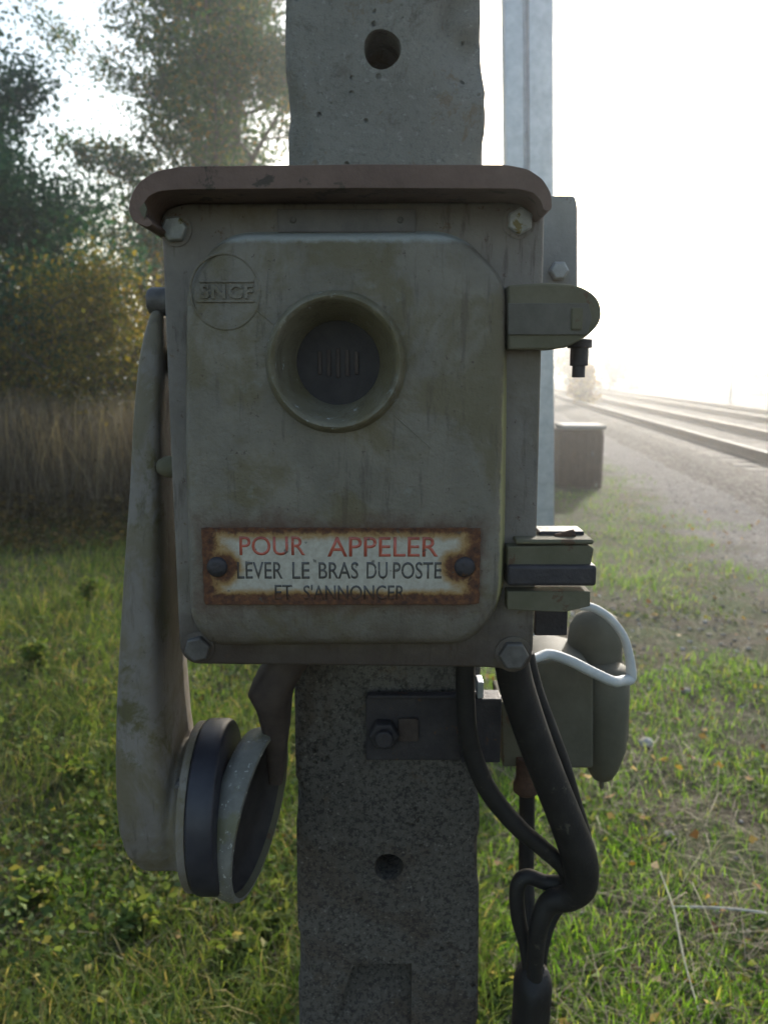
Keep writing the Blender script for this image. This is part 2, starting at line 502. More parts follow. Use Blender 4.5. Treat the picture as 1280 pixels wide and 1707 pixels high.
M['railtop'] = surf('rail_polished_top', (.24, .22, .20), (.32, .30, .28), 12, .75, .0, bscale=60, bstr=.05, bdist=.001)
M['sleeper'] = surf('oiled_wood_sleeper', (.055, .042, .033), (.12, .095, .075), 12, .85, bscale=40, bstr=.6, bdist=.006)
M['cabinet'] = surf('weathered_brown_cabinet', (.05, .028, .02), (.09, .052, .038), 10, .75, bscale=60, bstr=.3, bdist=.003, spots=(.17, .15, .12), spot_scale=9, spot_lo=.62)
M['pale'] = surf('pale_plaster', (.5, .48, .45), (.6, .58, .55), 2, .9)
M['rooftile'] = surf('brown_roof_tiles', (.14, .08, .05), (.2, .11, .07), 5, .9)

def make_ground():
    m, t, b, _ = nodes('earth_and_gravel')
    v = coords(t)
    s = N(t, 'ShaderNodeSeparateXYZ'); t.links.new(v, s.inputs[0])
    perp = math_(t, 'SUBTRACT', math_(t, 'MULTIPLY', s.outputs[0], .994), math_(t, 'MULTIPLY', s.outputs[1], .111))
    big = noi(t, v, .9, 5, .6)
    edge = math_(t, 'ADD', perp, math_(t, 'MULTIPLY', math_(t, 'SUBTRACT', big, .5), 1.8))
    isg = sstep(t, edge, 1.75, 2.25)
    soil = ramp(t, noi(t, v, 14, 8, .75), [(.3, (.045, .035, .025)), (.6, (.085, .07, .045)), (.8, (.13, .11, .075))])
    moss = sstep(t, noi(t, v, 3.5, 6, .7), .42, .58)
    soil = mix(t, moss, soil, ramp(t, noi(t, v, 40, 4), [(.3, (.028, .042, .012)), (.7, (.065, .085, .025))]))
    vo = N(t, 'ShaderNodeTexVoronoi', i_Scale=38.0); t.links.new(v, vo.inputs['Vector'])
    gr = ramp(t, vo.outputs['Color'], [(.1, (.07, .06, .058)), (.5, (.12, .108, .104)), (.9, (.21, .195, .19))])
    gr = mix(t, sstep(t, noi(t, v, 5, 6, .7), .4, .6, 0, .45), gr, (.09, .078, .072))
    wide = sstep(t, edge, 13.0, 15.0)
    c = mix(t, isg, soil, gr)
    c = mix(t, wide, c, ramp(t, noi(t, v, 1.5, 6, .7), [(.3, (.09, .085, .04)), (.7, (.19, .16, .08))]))
    t.links.new(c, b.inputs['Base Color'])
    b.inputs['Roughness'].default_value = .95
    b.inputs['Specular IOR Level'].default_value = .15
    h = math_(t, 'ADD', math_(t, 'MULTIPLY', vo.outputs['Distance'], -.6), noi(t, v, 30, 8, .75))
    bump(t, b, h, .8, .02)
    return m
M['ground'] = make_ground()
def make_ballast():
    m, t, b, _ = nodes('railway_ballast')
    v = coords(t)
    vo = N(t, 'ShaderNodeTexVoronoi', i_Scale=18.0); t.links.new(v, vo.inputs['Vector'])
    c = ramp(t, vo.outputs['Color'], [(.1, (.045, .034, .028)), (.5, (.085, .07, .06)), (.9, (.15, .13, .115))])
    t.links.new(c, b.inputs['Base Color'])
    b.inputs['Roughness'].default_value = .95
    b.inputs['Specular IOR Level'].default_value = .2
    bump(t, b, math_(t, 'MULTIPLY', vo.outputs['Distance'], -1.0), 1.0, .03)
    return m
M['ballast'] = make_ballast()

# ================================================================ SETTING
TD = Vector((.111, .994, 0)).normalized()       # along the tracks
TP = Vector((TD.y, -TD.x, 0))                   # to the right of them
def hgt(x, y):
    n = mn.noise(Vector((x * .5, y * .5, 3))) * .05 + mn.noise(Vector((x * 2.2, y * 2.2, 7))) * .018
    r = math.hypot(x, y)
    perp = x * TP.x + y * TP.y
    k = 1.0 if perp < 2.5 else max(0, 1 - (perp - 2.5) / 1.2)
    f = max(0, 1 - r / 60)
    return n * k * f
def ground_sheet():
    def axis(lo, hi, fine, step):
        a = list(np.arange(-fine, fine + .001, step))
        s, x = step, fine
        while x < hi:
            s *= 1.28; x += s; a.append(x); a.insert(0, -x)
        return a
    xs = axis(0, 1500, 7, .12)
    ys = [y + 5 for y in axis(0, 1500, 7, .12)]
    verts = [(x, y, hgt(x, y)) for y in ys for x in xs]
    nx = len(xs)
    faces = [(j * nx + i, j * nx + i + 1, (j + 1) * nx + i + 1, (j + 1) * nx + i) for j in range(len(ys) - 1) for i in range(nx - 1)]
    me = bpy.data.meshes.new('ground'); me.from_pydata(verts, [], faces)
    tag(link('ground', me, M['ground'], sharp=80), kind='structure')
ground_sheet()

def along(perp, s, z=0):
    p = TP * perp + TD * s
    return Vector((p.x, p.y, z))
LN0, LN1 = -12, 240
def ballast_bed(c):
    bm = bmesh.new()
    prof = [(-2.1, -.02), (-1.65, .10), (1.65, .10), (2.1, -.02)]
    S = list(np.arange(LN0, 60, .5)) + list(np.arange(60, LN1 + 1, 6))
    rows = []
    for s in S:
        row = []
        for k in range(22):
            t = k / 21 * 3
            i = min(int(t), 2); f = t - i
            p = prof[i][0] * (1 - f) + prof[i + 1][0] * f
            z = prof[i][1] * (1 - f) + prof[i + 1][1] * f
            z += .025 * mn.noise(Vector((p * 3, s * 3, c)))
            row.append(bm.verts.new(along(c + p + .06 * mn.noise(Vector((s, p, 0))), s, z)))
        rows.append(row)
    for a, b in zip(rows, rows[1:]):
        for k in range(21): bm.faces.new((a[k], a[k + 1], b[k + 1], b[k]))
    tag(link('ballast', bm2me(bm), M['ballast'], sharp=80), kind='structure')
def track(c, label, nsl, tops):
    t = thing('railway_track', label, 'railway track', along(c, 10, .1), 'parallel railway tracks')
    ballast_bed(c)
    for sgn in (-1, 1):
        bm = bmesh.new()
        sec = [(-.07, 0), (.07, 0), (.07, .012), (.012, .03), (.010, .115), (.035, .125), (.036, .152), (.03, .158), (-.03, .158), (-.036, .152), (-.035, .125), (-.010, .115), (-.012, .03), (-.07, .012)]
        rows = []
        for s in list(np.arange(LN0, LN1 + 1, 6)):
            rows.append([bm.verts.new(along(c + sgn * .75 + x, s, .115 + z)) for x, z in sec])
        for a, b in zip(rows, rows[1:]):
            for k in range(len(sec)):
                f = bm.faces.new((a[k], a[(k + 1) % len(sec)], b[(k + 1) % len(sec)], b[k]))
                if k in (7,): f.material_index = 1
        if all(.0625 < (v.co.y ** 2 + v.co.z ** 2) ** .5 < .0662 and v.co.x > -.004 for v in f.verts): f.material_index = 2
        bm.faces.new(rows[0]); bm.faces.new(rows[-1])
        link('rail', bm2me(bm), [M['rail'], M['railtop'] if sgn in tops else M['rail']], t)
    me = None
    for k in range(nsl):
        s = 6 + k * .6
        if me is None:
            bm = bmesh.new()
            ang = math.atan2(TD.y, TD.x)
            box(bm, -.12, .12, -1.3, 1.3, -.08, .02, M=Matrix.Rotation(ang, 4, 'Z'))
            bmesh.ops.bevel(bm, geom=bm.edges[:], offset=.012, segments=1, affect='EDGES')
            me = bm2me(bm); me.materials.append(M['sleeper'])
        o = bpy.data.objects.new('sleeper', me); col.objects.link(o); o.parent = t
        o.location = along(c, s, .086) - t.location
track(4.97, 'nearest railway track with one bright rail, beyond the gravel to the right of the box', 95, (-1,))
track(8.35, 'second railway track, thin dark rails beyond the nearest track', 60, ())

# ---------------------------------------------------------------- foliage builders
def mesh_np(name, V, F, m, parent=None, origin=None):
    me = bpy.data.meshes.new(name)
    V = np.ascontiguousarray(V, dtype=np.float32); F = np.ascontiguousarray(F, dtype=np.int32)
    n, k = F.shape
    me.vertices.add(len(V)); me.vertices.foreach_set('co', V.ravel())
    me.loops.add(n * k); me.loops.foreach_set('vertex_index', F.ravel())
    me.polygons.add(n); me.polygons.foreach_set('loop_start', np.arange(0, n * k, k, dtype=np.int32))
    me.update(calc_edges=True); me.validate()
    return link(name, me, m, parent, origin, smooth=False)

def leaves(centers, size, flat=.0, aspect=.6):
    """a bent leaf of two quads at every centre; size array or number"""
    n = len(centers)
    a = rng.normal(size=(n, 3)); a /= np.linalg.norm(a, axis=1)[:, None]
    if flat: a[:, 2] *= (1 - flat)
    a /= np.linalg.norm(a, axis=1)[:, None]
    r = rng.normal(size=(n, 3))
    b = np.cross(a, r); b /= np.linalg.norm(b, axis=1)[:, None]
    nn = np.cross(a, b)
    s = (size * rng.uniform(.6, 1.3, n))[:, None]
    c = centers
    v0 = c - a * s * .5
    v1 = c - a * s * .02 + b * s * aspect * .5 + nn * s * .12
    v2 = c + a * s * .5 - nn * s * .08
    v3 = c - a * s * .02 - b * s * aspect * .5 + nn * s * .12
    V = np.stack([v0, v1, v2, v3], 1).reshape(-1, 3)
    F = np.arange(n * 4).reshape(n, 4)
    return V, F

def grow(base, height, spread, levels=3, lean=(0, 0), seed=1, first=.25, nb=(7, 5, 4), up=.45, trunk_r=.12, crown=None):
    """branch skeleton: returns tapered segments and tip points"""
    rs = random.Random(seed)
    segs, tips = [], []
    def branch(p, d, L, r, lv):
        n = max(3, int(L / .35))
        pts = [(p.copy(), r)]
        dd = d.copy()
        for i in range(n):
            dd = (dd + Vector((rs.uniform(-1, 1), rs.uniform(-1, 1), rs.uniform(-.6, .9))) * (.09 if lv == 0 else .16)).normalized()
            p = p + dd * (L / n)
            pts.append((p.copy(), r * (1 - .8 * (i + 1) / n)))
        segs.append(pts)
        if lv >= levels - 1:
            for q, _ in pts[len(pts) // 3:]: tips.append(q)
            return
        tips.append(pts[-1][0])
        k = nb[lv]
        for j in range(k):
            f = first + (1 - first) * (j + rs.random()) / k if lv == 0 else .25 + .75 * (j + rs.random()) / k
            i = min(int(f * n), n - 1)
            q, qr = pts[i]
            ang = rs.uniform(0, 2 * math.pi)
            sd_ = Vector((math.cos(ang), math.sin(ang), rs.uniform(up - .3, up + .4)))
            nd = (sd_ + dd * .35).normalized()
            l = spread * (1.15 - .55 * f) if lv == 0 else L * rs.uniform(.4, .62)
            branch(q, nd, l * rs.uniform(.75, 1.15), max(qr * .55, .006), lv + 1)
    branch(Vector(base), Vector((lean[0], lean[1], 1)).normalized(), height, trunk_r, 0)
    return segs, tips

def plant(name, label, cat, base, height, spread, lm, per_tip, csize, lsize, group=None, limit=None, **kw):
    t = thing(name, label, cat, base, group)
    segs, tips = grow(base, height, spread, **kw)
    bm = bmesh.new(); bm2 = bmesh.new()
    for k, s in enumerate(segs):
        tube(bm if k == 0 else bm2, [p for p, _ in s], [r for _, r in s], n=8 if k == 0 else 4, smoothn=0)
    link('trunk', bm2me(bm), M['bark'], t, sharp=80)
    link('branches', bm2me(bm2), M['bark'], t, sharp=80)
    T = np.array([tuple(p) for p in tips])
    if limit is not None: T = T[limit(T)]
    dens = rng.uniform(.25, 1.5, len(T))
    rep = np.repeat(T, np.maximum(1, (dens * per_tip)).astype(int), axis=0)
    cs = csize * rng.uniform(.5, 1.2, (len(rep), 1))
    X = rep + rng.normal(size=rep.shape) * cs * np.array([1, 1, .8])
    X = X[X[:, 2] > .05]
    V, F = leaves(X, lsize)
    mesh_np('crown', V, F, lm, t)
    return t

# big sparse tree behind
plant('deciduous_tree', 'tall loose-crowned tree with turning leaves and sky showing through, left of the concrete post', 'tree',
      (-3.0, 14.5, 0), 10.5, 3.6, M['leaf_birch'], 72, .25, .085, levels=4, seed=5, first=.22, nb=(16, 6, 4), trunk_r=.15, up=.35)
plant('deciduous_tree', 'slender tree with thin crown standing farther back behind the loose-crowned tree', 'tree',
      (-4.2, 19, 0), 11.5, 2.6, M['leaf_birch'], 45, .26, .10, levels=4, seed=9, first=.25, nb=(13, 5, 4), trunk_r=.16, up=.4)
plant('dense_tree', 'dense dark green tree at the left edge, darkest of the trees', 'tree',
      (-5.1, 11.2, 0), 5.1, 2.1, M['leaf_dark'], 105, .25, .085, levels=3, seed=3, first=.1, nb=(26, 8, 4), trunk_r=.13, up=.35)
plant('yellowing_bush', 'bushy shrub with yellow autumn leaves in front of the dark tree', 'bush',
      (-3.45, 9.8, 0), 2.35, 1.35, M['leaf_yellow'], 34, .20, .06, levels=3, seed=13, first=.1, nb=(16, 7, 4), trunk_r=.05, up=.5)
plant('yellowing_bush', 'wider yellow-green shrub at the left edge below the dark tree', 'bush',
      (-4.9, 10.1, 0), 2.0, 1.3, M['leaf_yellow'], 34, .20, .06, levels=3, seed=23, first=.1, nb=(16, 7, 4), trunk_r=.05, up=.5)
for i, (x, y, h, lb) in enumerate(((-3.0, 12.0, 2.6, 'brown-green thicket shrub between the yellow bush and the telephone'), (-1.6, 12.4, 2.1, 'brown-green thicket shrub just behind the telephone box'),
                                   (-.2, 13.0, 1.9, 'low brown-green thicket shrub behind the concrete post'), (-7.6, 10.5, 2.5, 'brown-green shrub beyond the left edge of the dark tree'))):
    plant('thicket_bush', lb, 'bush', (x, y, 0), h, 1.15, M['leaf_brown'], 45, .18, .07, 'shrubs of the thicket', levels=3, seed=31 + i, first=.08, nb=(18, 7, 4), trunk_r=.04, up=.5)

# far vegetation right
for i, (px, d, h, sp, lb) in enumerate((
        (945, 55, 3.2, 1.8, 'hazy far bush just right of the telephone beside the track'),
        (1010, 62, 3.6, 2.0, 'hazy far bush left of the pale hut'),
        (1120, 75, 4.6, 2.6, 'hazy far tree between the pale hut and the thin mast'),
        (1175, 66, 3.4, 2.2, 'hazy far bush just left of the thin mast'),
        (1262, 60, 3.6, 2.3, 'hazy far bush right of the thin mast'),
        (1330, 58, 4.2, 2.3, 'hazy far bush at the right edge beyond the tracks'))):
    x = (px - 640) / FPX * d
    plant('far_bush', lb, 'bush', (x, d, 0), h, sp, M['leaf_far'], 22, .32, .22, 'far bushes in the haze', levels=3, seed=51 + i, first=.08, nb=(14, 6, 4), trunk_r=.08, up=.4)
plant('autumn_bush', 'small orange autumn bush far off, under the hinge bolt of the telephone', 'bush',
      ((962 - 640) / FPX * 34, 34, 0), 1.7, .7, M['litter'], 30, .15, .12, levels=3, seed=77, first=.08, nb=(10, 5, 4), trunk_r=.04, up=.4)
# distant wooded ridge
def ridge():
    bm = bmesh.new()
    top, bot, bk = [], [], []
    for k in range(161):
        a = R(-55 + k * .75)
        r = 300
        h = 7 + 5 * mn.noise(Vector((k * .12, 0, 5))) + 2 * mn.noise(Vector((k * .7, 0, 9)))
        top.append(bm.verts.new((math.sin(a) * (r + 25), math.cos(a) * (r + 25), h)))
        bot.append(bm.verts.new((math.sin(a) * r, math.cos(a) * r, -1)))
        bk.append(bm.verts.new((math.sin(a) * (r + 120), math.cos(a) * (r + 120), -1)))
    for k in range(160):
        bm.faces.new((bot[k], bot[k + 1], top[k + 1], top[k])); bm.faces.new((top[k], top[k + 1], bk[k + 1], bk[k]))
    m = surf('wooded_ridge', (.03, .045, .02), (.08, .08, .035), .2, .95, bscale=1, bstr=.5, bdist=1)
    tag(link('hills', bm2me(bm), m, sharp=80), kind='structure')
ridge()

# pale hut far off
hx = (1052 - 640) / FPX * 72
t = thing('hut', 'small pale lineside hut far off in the haze beyond the tracks', 'hut', (hx, 72, 0))
bm = bmesh.new(); box(bm, hx - 1.3, hx + 1.3, 72, 75, 0, 2.1); link('wall', bm2me(bm), M['pale'], t, bevel=.03)
bm = bmesh.new()
prism(bm, [(hx - 1.6, 2.103), (hx + 1.6, 2.103), (hx, 2.85)], 71.7, 75.3); link('roof', bm2me(bm), M['rooftile'], t)
bm = bmesh.new(); box(bm, hx - .4, hx + .4, 71.95, 71.998, 0, 1.8); link('door', bm2me(bm), M['sleeper'], t)

# thin masts
def mast(px, d, h, lb):
    x = (px - 640) / FPX * d
    t = thing('mast', lb, 'mast', (x, d, 0), 'lineside masts')
    bm = bmesh.new(); tube(bm, [(x, d, -.1), (x, d, h / 2), (x, d, h)], [.08, .07, .06], n=10, smoothn=0); link('pole', bm2me(bm), M['galv'], t)
    bm = bmesh.new(); tube(bm, [(x, d, h - .6), (x - 1.2, d, h - .2), (x - 2.4, d, h - .25)], [.05, .05, .04], n=6, smoothn=0); link('arm', bm2me(bm), M['galv'], t)
mast(1212, 40, 5.6, 'thin upright mast far off beyond the tracks, near the right edge')
mast(1001, 85, 4.0, 'tiny mast in the haze just right of the hinge bolt')

# brown cabinet beside the gravel
cb = G(969, 812)
def cabinet():
    t = thing('cable_cabinet', 'squat brown weathered cabinet with grey top standing in the grass beside the gravel', 'cabinet', cb)
    k = cb.y / FPX
    wd, ht = 74 * k / 1.0, 104 * k
    bm = bmesh.new(); box(bm, cb.x - wd / 2 - .01, cb.x + wd / 2 - .02, cb.y, cb.y + .45, cb.z - .08, cb.z + ht - .06)
    link('body', bm2me(bm), M['cabinet'], t, bevel=.03, seg=4)
    bm = bmesh.new(); box(bm, cb.x - wd / 2 + .01, cb.x + wd / 2 + .0, cb.y - .025, cb.y + .475, cb.z + ht - .057, cb.z + ht)
    link('lid', bm2me(bm), M['plain_grey'], t, bevel=.02, seg=4)
    for sx in np.linspace(-.42, .42, 6):
        bm = bmesh.new(); box(bm, cb.x + sx * wd - .018, cb.x + sx * wd + .018, cb.y - .018, cb.y - .002, cb.z + .05, cb.z + ht - .12)
        link('batten', bm2me(bm), M['cabinet'], t, bevel=.004)
    bm = bmesh.new(); tube(bm, [(cb.x + .2 * wd, cb.y - .03, cb.z + ht * .5), (cb.x + .2 * wd, cb.y - .05, cb.z + ht * .54), (cb.x + .2 * wd, cb.y - .03, cb.z + ht * .58)], .008, n=8)
    link('handle', bm2me(bm), M['darkbolt'], t)
cabinet()

# galvanised I-section pole behind the box
def galvpole():
    Y = 3.15
    top, bot = P(878, 0, Y), P(885, 1165, Y)
    d = (top - bot)
    ext = bot + d * 1.45
    foot = bot + d * ((-.05 - bot.z) / d.z)
    t = thing('steel_post', 'tall galvanised steel post with a lengthwise groove behind the telephone box', 'post', (foot.x, foot.y, 0))
    bm = bmesh.new()
    h = .086
    sec = [(-h, -.05), (-h * .22, -.05), (-h * .22, -.03), (-h * .05, -.03), (-h * .05, -.055), (h, -.055), (h, .05), (-h, .05)]
    a = [bm.verts.new((foot.x + x, foot.y + y, foot.z)) for x, y in sec]
    b = [bm.verts.new((ext.x + x, ext.y + y, ext.z)) for x, y in sec]
    bm.faces.new(a); bm.faces.new(b)
    for i in range(len(sec)): bm.faces.new((a[i], a[(i + 1) % len(sec)], b[(i + 1) % len(sec)], b[i]))
    link('shaft', bm2me(bm), M['galv'], t, bevel=.006)
    bm = bmesh.new(); box(bm, foot.x - .16, foot.x + .16, foot.y - .14, foot.y + .14, -.05, .03)
    link('base_plate', bm2me(bm), M['galv'], t, bevel=.004)
galvpole()

# ================================================================ CONCRETE POST
def apply_mods(o):
    dg = bpy.context.evaluated_depsgraph_get()
    me = bpy.data.meshes.new_from_object(o.evaluated_get(dg))
    old = o.data
    o.modifiers.clear(); o.data = me
    return me

PY = .685
def post():
    zs = np.arange(-.3, 2.6, .0075)
    xl0, xr0, z0 = P(498, 1700, PY).x, P(797, 1700, PY).x, P(498, 1700, PY).z
    xl1, xr1, z1 = P(474, 10, PY).x, P(811, 10, PY).x, P(474, 10, PY).z
    bm = bmesh.new()
    rings = []
    D = .15
    for z in zs:
        f = (z - z0) / (z1 - z0)
        f = min(max(f, -1.2), 1.3)
        xl, xr = xl0 + (xl1 - xl0) * f, xr0 + (xr1 - xr0) * f
        c = .004
        pts = []
        def run(a, b, n):
            for k in range(n): pts.append((a[0] + (b[0] - a[0]) * k / n, a[1] + (b[1] - a[1]) * k / n))
        run((xl + c, PY), (xr - c, PY), 26)
        run((xr - c, PY), (xr, PY + c), 2)
        run((xr, PY + c), (xr, PY + D), 10)
        run((xr, PY + D), (xl, PY + D), 8)
        run((xl, PY + D), (xl, PY + c), 10)
        run((xl, PY + c), (xl + c, PY), 2)
        ring = []
        cx = (xl + xr) / 2
        for (x, y) in pts:
            p = Vector((x, y, z))
            e = mn.noise(p * 45) * .0006 + mn.noise(p * 12) * .0008
            # edge wear
            ed = min(abs(x - xl), abs(x - xr)); 
            near = max(0, 1 - ed / .012) * max(0, 1 - (y - PY) / .02)
            wear = max(0, mn.noise(Vector((x * 6, 3, z * 28))) - .12) * near * .010
            dxn = wear if x < cx else -wear
            dyn = wear * .8 + e
            # broken-off arris upper right and the chipped arris at the upper left
            pr = P(790, 30, PY)
            rr = math.hypot((x - pr.x) / .024, (z - pr.z) / .042)
            if y < PY + .06 and rr < 1.35:
                k = max(0, 1 - rr / 1.35); k = min(1, k * 2.2)
                dyn += .016 * k * (1 + .5 * mn.noise(p * 60)); dxn -= .0025 * k if x > cx else 0
            pl = P(478, 235, PY)
            rr = math.hypot((x - pl.x) / .020, (z - pl.z) / .040)
            if y < PY + .05 and rr < 1:
                k = min(1, (1 - rr) * 3)
                dyn += .012 * k * (1 + .4 * mn.noise(p * 60))
            ring.append(bm.verts.new((x + dxn, y + dyn, z)))
        rings.append(ring)
    n = len(rings[0])
    for a, b in zip(rings, rings[1:]):
        for k in range(n): bm.faces.new((a[k], a[(k + 1) % n], b[(k + 1) % n], b[k]))
    bm.faces.new(rings[0]); bm.faces.new(rings[-1])
    cx = P(645, 1400, PY).x
    o = link('concrete_post', bm2me(bm), M['concrete'], origin=(cx, PY + .07, 0), sharp=55)
    tag(o, 'thick weathered concrete post with round holes, chipped upper corner, carrying the telephone box', 'post')
    cut = []
    for px, py, r in ((637, 81, .0138), (648, 1446, .0128), (650, 700, .013)):
        c = P(px, py, PY)
        bm = bmesh.new()
        lathe(bm, [(r * 1.12, PY - .01), (r * 1.04, PY + .006), (r * .93, PY + .20)], (c.x, 0, c.z), 'Y', 40, wob=.03)
        cut.append(bm2me(bm))
    # sloped pocket near the bottom
    a = [P(597, 1607, PY), P(684, 1607, PY)]
    zt = a[0].z; zb = zt - .17
    bm = bmesh.new()
    x0, x1 = P(590, 1607, PY).x, P(686, 1607, PY).x
    v = [bm.verts.new(q) for q in ((x0 + .004, PY - .02, zt), (x1, PY - .02, zt), (x1, PY + .035, zt), (x0 + .004, PY + .035, zt),
                                   (x0 - .022, PY - .02, zb), (x1 + .002, PY - .02, zb), (x1 + .002, PY - .0205, zb - .001), (x0 - .022, PY - .0205, zb - .001))]
    v2 = [bm.verts.new(q) for q in ((x0 - .004, PY + .035, zt - .014), (x1, PY + .035, zt - .014))]
    bm.free()
    bm = bmesh.new()
    # cross-section in Y,Z swept over X: straight back wall then a ramp coming forward
    secs = [(PY - .02, zt), (PY + .034, zt), (PY + .032, zt - .022), (PY - .002, zt - .085), (PY - .02, zt - .085)]
    L = [bm.verts.new((x0 + (zt - z) * -.32, y, z)) for y, z in secs]
    Rr = [bm.verts.new((x1, y, z)) for y, z in secs]
    bm.faces.new(L); bm.faces.new(Rr)
    for i in range(5): bm.faces.new((L[i], L[(i + 1) % 5], Rr[(i + 1) % 5], Rr[i]))
    cut.append(bm2me(bm))
    for me in cut:
        me.transform(Matrix.Translation(-o.location))
        h = bpy.data.objects.new('cutter', me); col.objects.link(h); h.location = o.location
        md = o.modifiers.new('b', 'BOOLEAN'); md.operation = 'DIFFERENCE'; md.object = h; md.solver = 'EXACT'
        bpy.context.view_layer.update()
        apply_mods(o)
        bpy.data.objects.remove(h)
    o.data.set_sharp_from_angle(angle=R(50))
post()

# ================================================================ TELEPHONE
FY = .55                      # front of the flange
PYN = .528                    # front of the raised cover
tel = thing('trackside_telephone', 'grey-green cast metal telephone box with maroon hood and rusty enamel sign, on the concrete post', 'telephone', BOXL)

flange_px = [(268, 352), (300, 338), (880, 336), (908, 350), (902, 620), (892, 1010), (888, 1098), (858, 1121), (824, 1114), (318, 1108), (299, 1088), (283, 730)]
fl = fillet(pix(flange_px, FY), [.008, .012, .012, .010, 0, 0, .012, .016, .008, .012, .010, 0])
bm = bmesh.new(); prism(bm, fl, FY, FY + .012)
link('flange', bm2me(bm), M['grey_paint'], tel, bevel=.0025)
# casing behind
bm = bmesh.new(); prism(bm, offset(fl, -.006), FY + .012, .665)
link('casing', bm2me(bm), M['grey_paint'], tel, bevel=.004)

# raised cover
cov_px = [(312, 470), (372, 392), (762, 390), (839, 468), (838, 700), (834, 1008), (786, 1076), (352, 1078), (318, 1040), (310, 740)]
cv = fillet(pix(cov_px, PYN), [.014, .016, .016, .014, 0, .018, .018, .02, .02, 0], 8)
bm = bmesh.new()
n = len(cv)
lv = []
base = offset(cv, .006)
for poly, Y in ((base, FY + .001), (offset(cv, .0038), FY - .004), (offset(cv, .0022), PYN + .010), (offset(cv, .0006), PYN + .005), (offset(cv, -.0014), PYN + .0024), (offset(cv, -.0038), PYN + .0008), (offset(cv, -.0070), PYN)):
    lv.append([bm.verts.new((x, Y, z)) for x, z in poly])
for a, b in zip(lv, lv[1:]):
    for i in range(n): bm.faces.new((a[i], a[(i + 1) % n], b[(i + 1) % n], b[i]))
bm.faces.new(lv[-1]); bm.faces.new(lv[0])
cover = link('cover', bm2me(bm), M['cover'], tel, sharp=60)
# casting seams cross the cover faintly
def ridge_line(p0, p1, r=.0007):
    bm = bmesh.new(); a, b = P(*p0, PYN), P(*p1, PYN)
    tube(bm, [a, (a + b) / 2, b], r, n=6, smoothn=0)
    return bm2me(bm)
link('casting_seam', ridge_line((428, 517), (456, 540)), M['cover'], cover)
link('casting_seam', ridge_line((655, 690), (720, 748), .0005), M['cover'], cover)

# hood
HY = .512
outer = [(246, 379), (222, 369), (214, 350), (217, 328), (230, 304), (258, 285), (300, 277), (600, 273), (845, 274), (880, 281), (905, 298), (919, 322), (920, 350)]
inner = [(906, 352), (902, 334), (888, 320), (860, 314), (600, 313), (300, 315), (264, 318), (246, 328), (238, 342), (240, 356), (256, 372)]
hp = pix(outer + inner, HY)
hp = fillet(hp, .003, 3)
bm = bmesh.new(); prism(bm, hp, HY, .672)
link('hood', bm2me(bm), M['hood'], tel, bevel=.003, seg=4, sharp=50)
# chipped flake on the hood's end
bm = bmesh.new()
c = P(239, 350, HY - .0005)
vs = [bm.verts.new((c.x + math.cos(a) * r * .0022, HY - .0012, c.z + math.sin(a) * r * .0042)) for a, r in ((0.2, 1), (1.2, 1.1), (2, .7), (2.9, 1), (4, .8), (5, 1.2))]
vb = [bm.verts.new((v.co.x, HY + .001, v.co.z)) for v in vs]
bm.faces.new(vs); bm.faces.new(vb)
for i in range(6): bm.faces.new((vs[i], vs[(i + 1) % 6], vb[(i + 1) % 6], vb[i]))
link('paint_flake', bm2me(bm), M['lug'], tel)
# lichen tuft on the hood top
# name plate under the hood
bm = bmesh.new(); pbox(bm, 463, 349, 692, 386, FY - .0022, FY - .0002)
npl = link('name_plate', bm2me(bm), M['plate'], tel, bevel=.0006)
for px in (489, 667):
    bm = bmesh.new(); c = P(px, 367, FY)
    lathe(bm, [(.0022, FY - .0022), (.0020, FY - .0031), (.001, FY - .0036)], (c.x, 0, c.z), n=16)
    link('rivet', bm2me(bm), M['darkbolt'], npl)
bm = bmesh.new()
for a, b_ in (((463, 349), (692, 349)), ((463, 386), (692, 386)), ((463, 349), (463, 386)), ((692, 349), (692, 386))):
    tube(bm, [P(*a, FY - .0024), P(*b_, FY - .0024)], .0005, n=6, smoothn=0)
link('plate_rim', bm2me(bm), M['plate'], npl)

# corner bolts
def bolt(px, py, r, Y, mat='bolt', hexa=True, rot=.3, h=.0065):
    c = P(px, py, Y)
    bm = bmesh.new()
    nn = 6 if hexa else 32
    a = [rot + 2 * math.pi * k / nn for k in range(nn)]
    r1 = r * 1.06
    lv = []
    for rr, y in ((r1, Y), (r1, Y - h * .8), (r1 * .88, Y - h)):
        lv.append([bm.verts.new((c.x + math.cos(q) * rr, y, c.z + math.sin(q) * rr)) for q in a])
    for p, q in zip(lv, lv[1:]):
        for i in range(nn): bm.faces.new((p[i], p[(i + 1) % nn], q[(i + 1) % nn], q[i]))
    bm.faces.new(lv[0]); bm.faces.new(lv[-1])
    o = link('bolt', bm2me(bm), M[mat], tel, bevel=.0006, seg=2)
    bm = bmesh.new()
    lathe(bm, [(r * 1.28, Y), (r * 1.28, Y - .0012), (r * 1.15, Y - .0016)], (c.x, 0, c.z), n=32)
    link('washer', bm2me(bm), M['grey_paint'], o)
k = FY / FPX
bolt(293, 383, 20 * k, FY - .0002, hexa=True, rot=.1)
bolt(865, 370, 20 * k, FY - .0002, rot=.5)
bolt(331, 1079, 22 * k, FY - .0002, 'darkbolt', rot=.25)
bolt(855, 1090, 25 * k, FY - .0002, 'darkbolt', rot=.0)

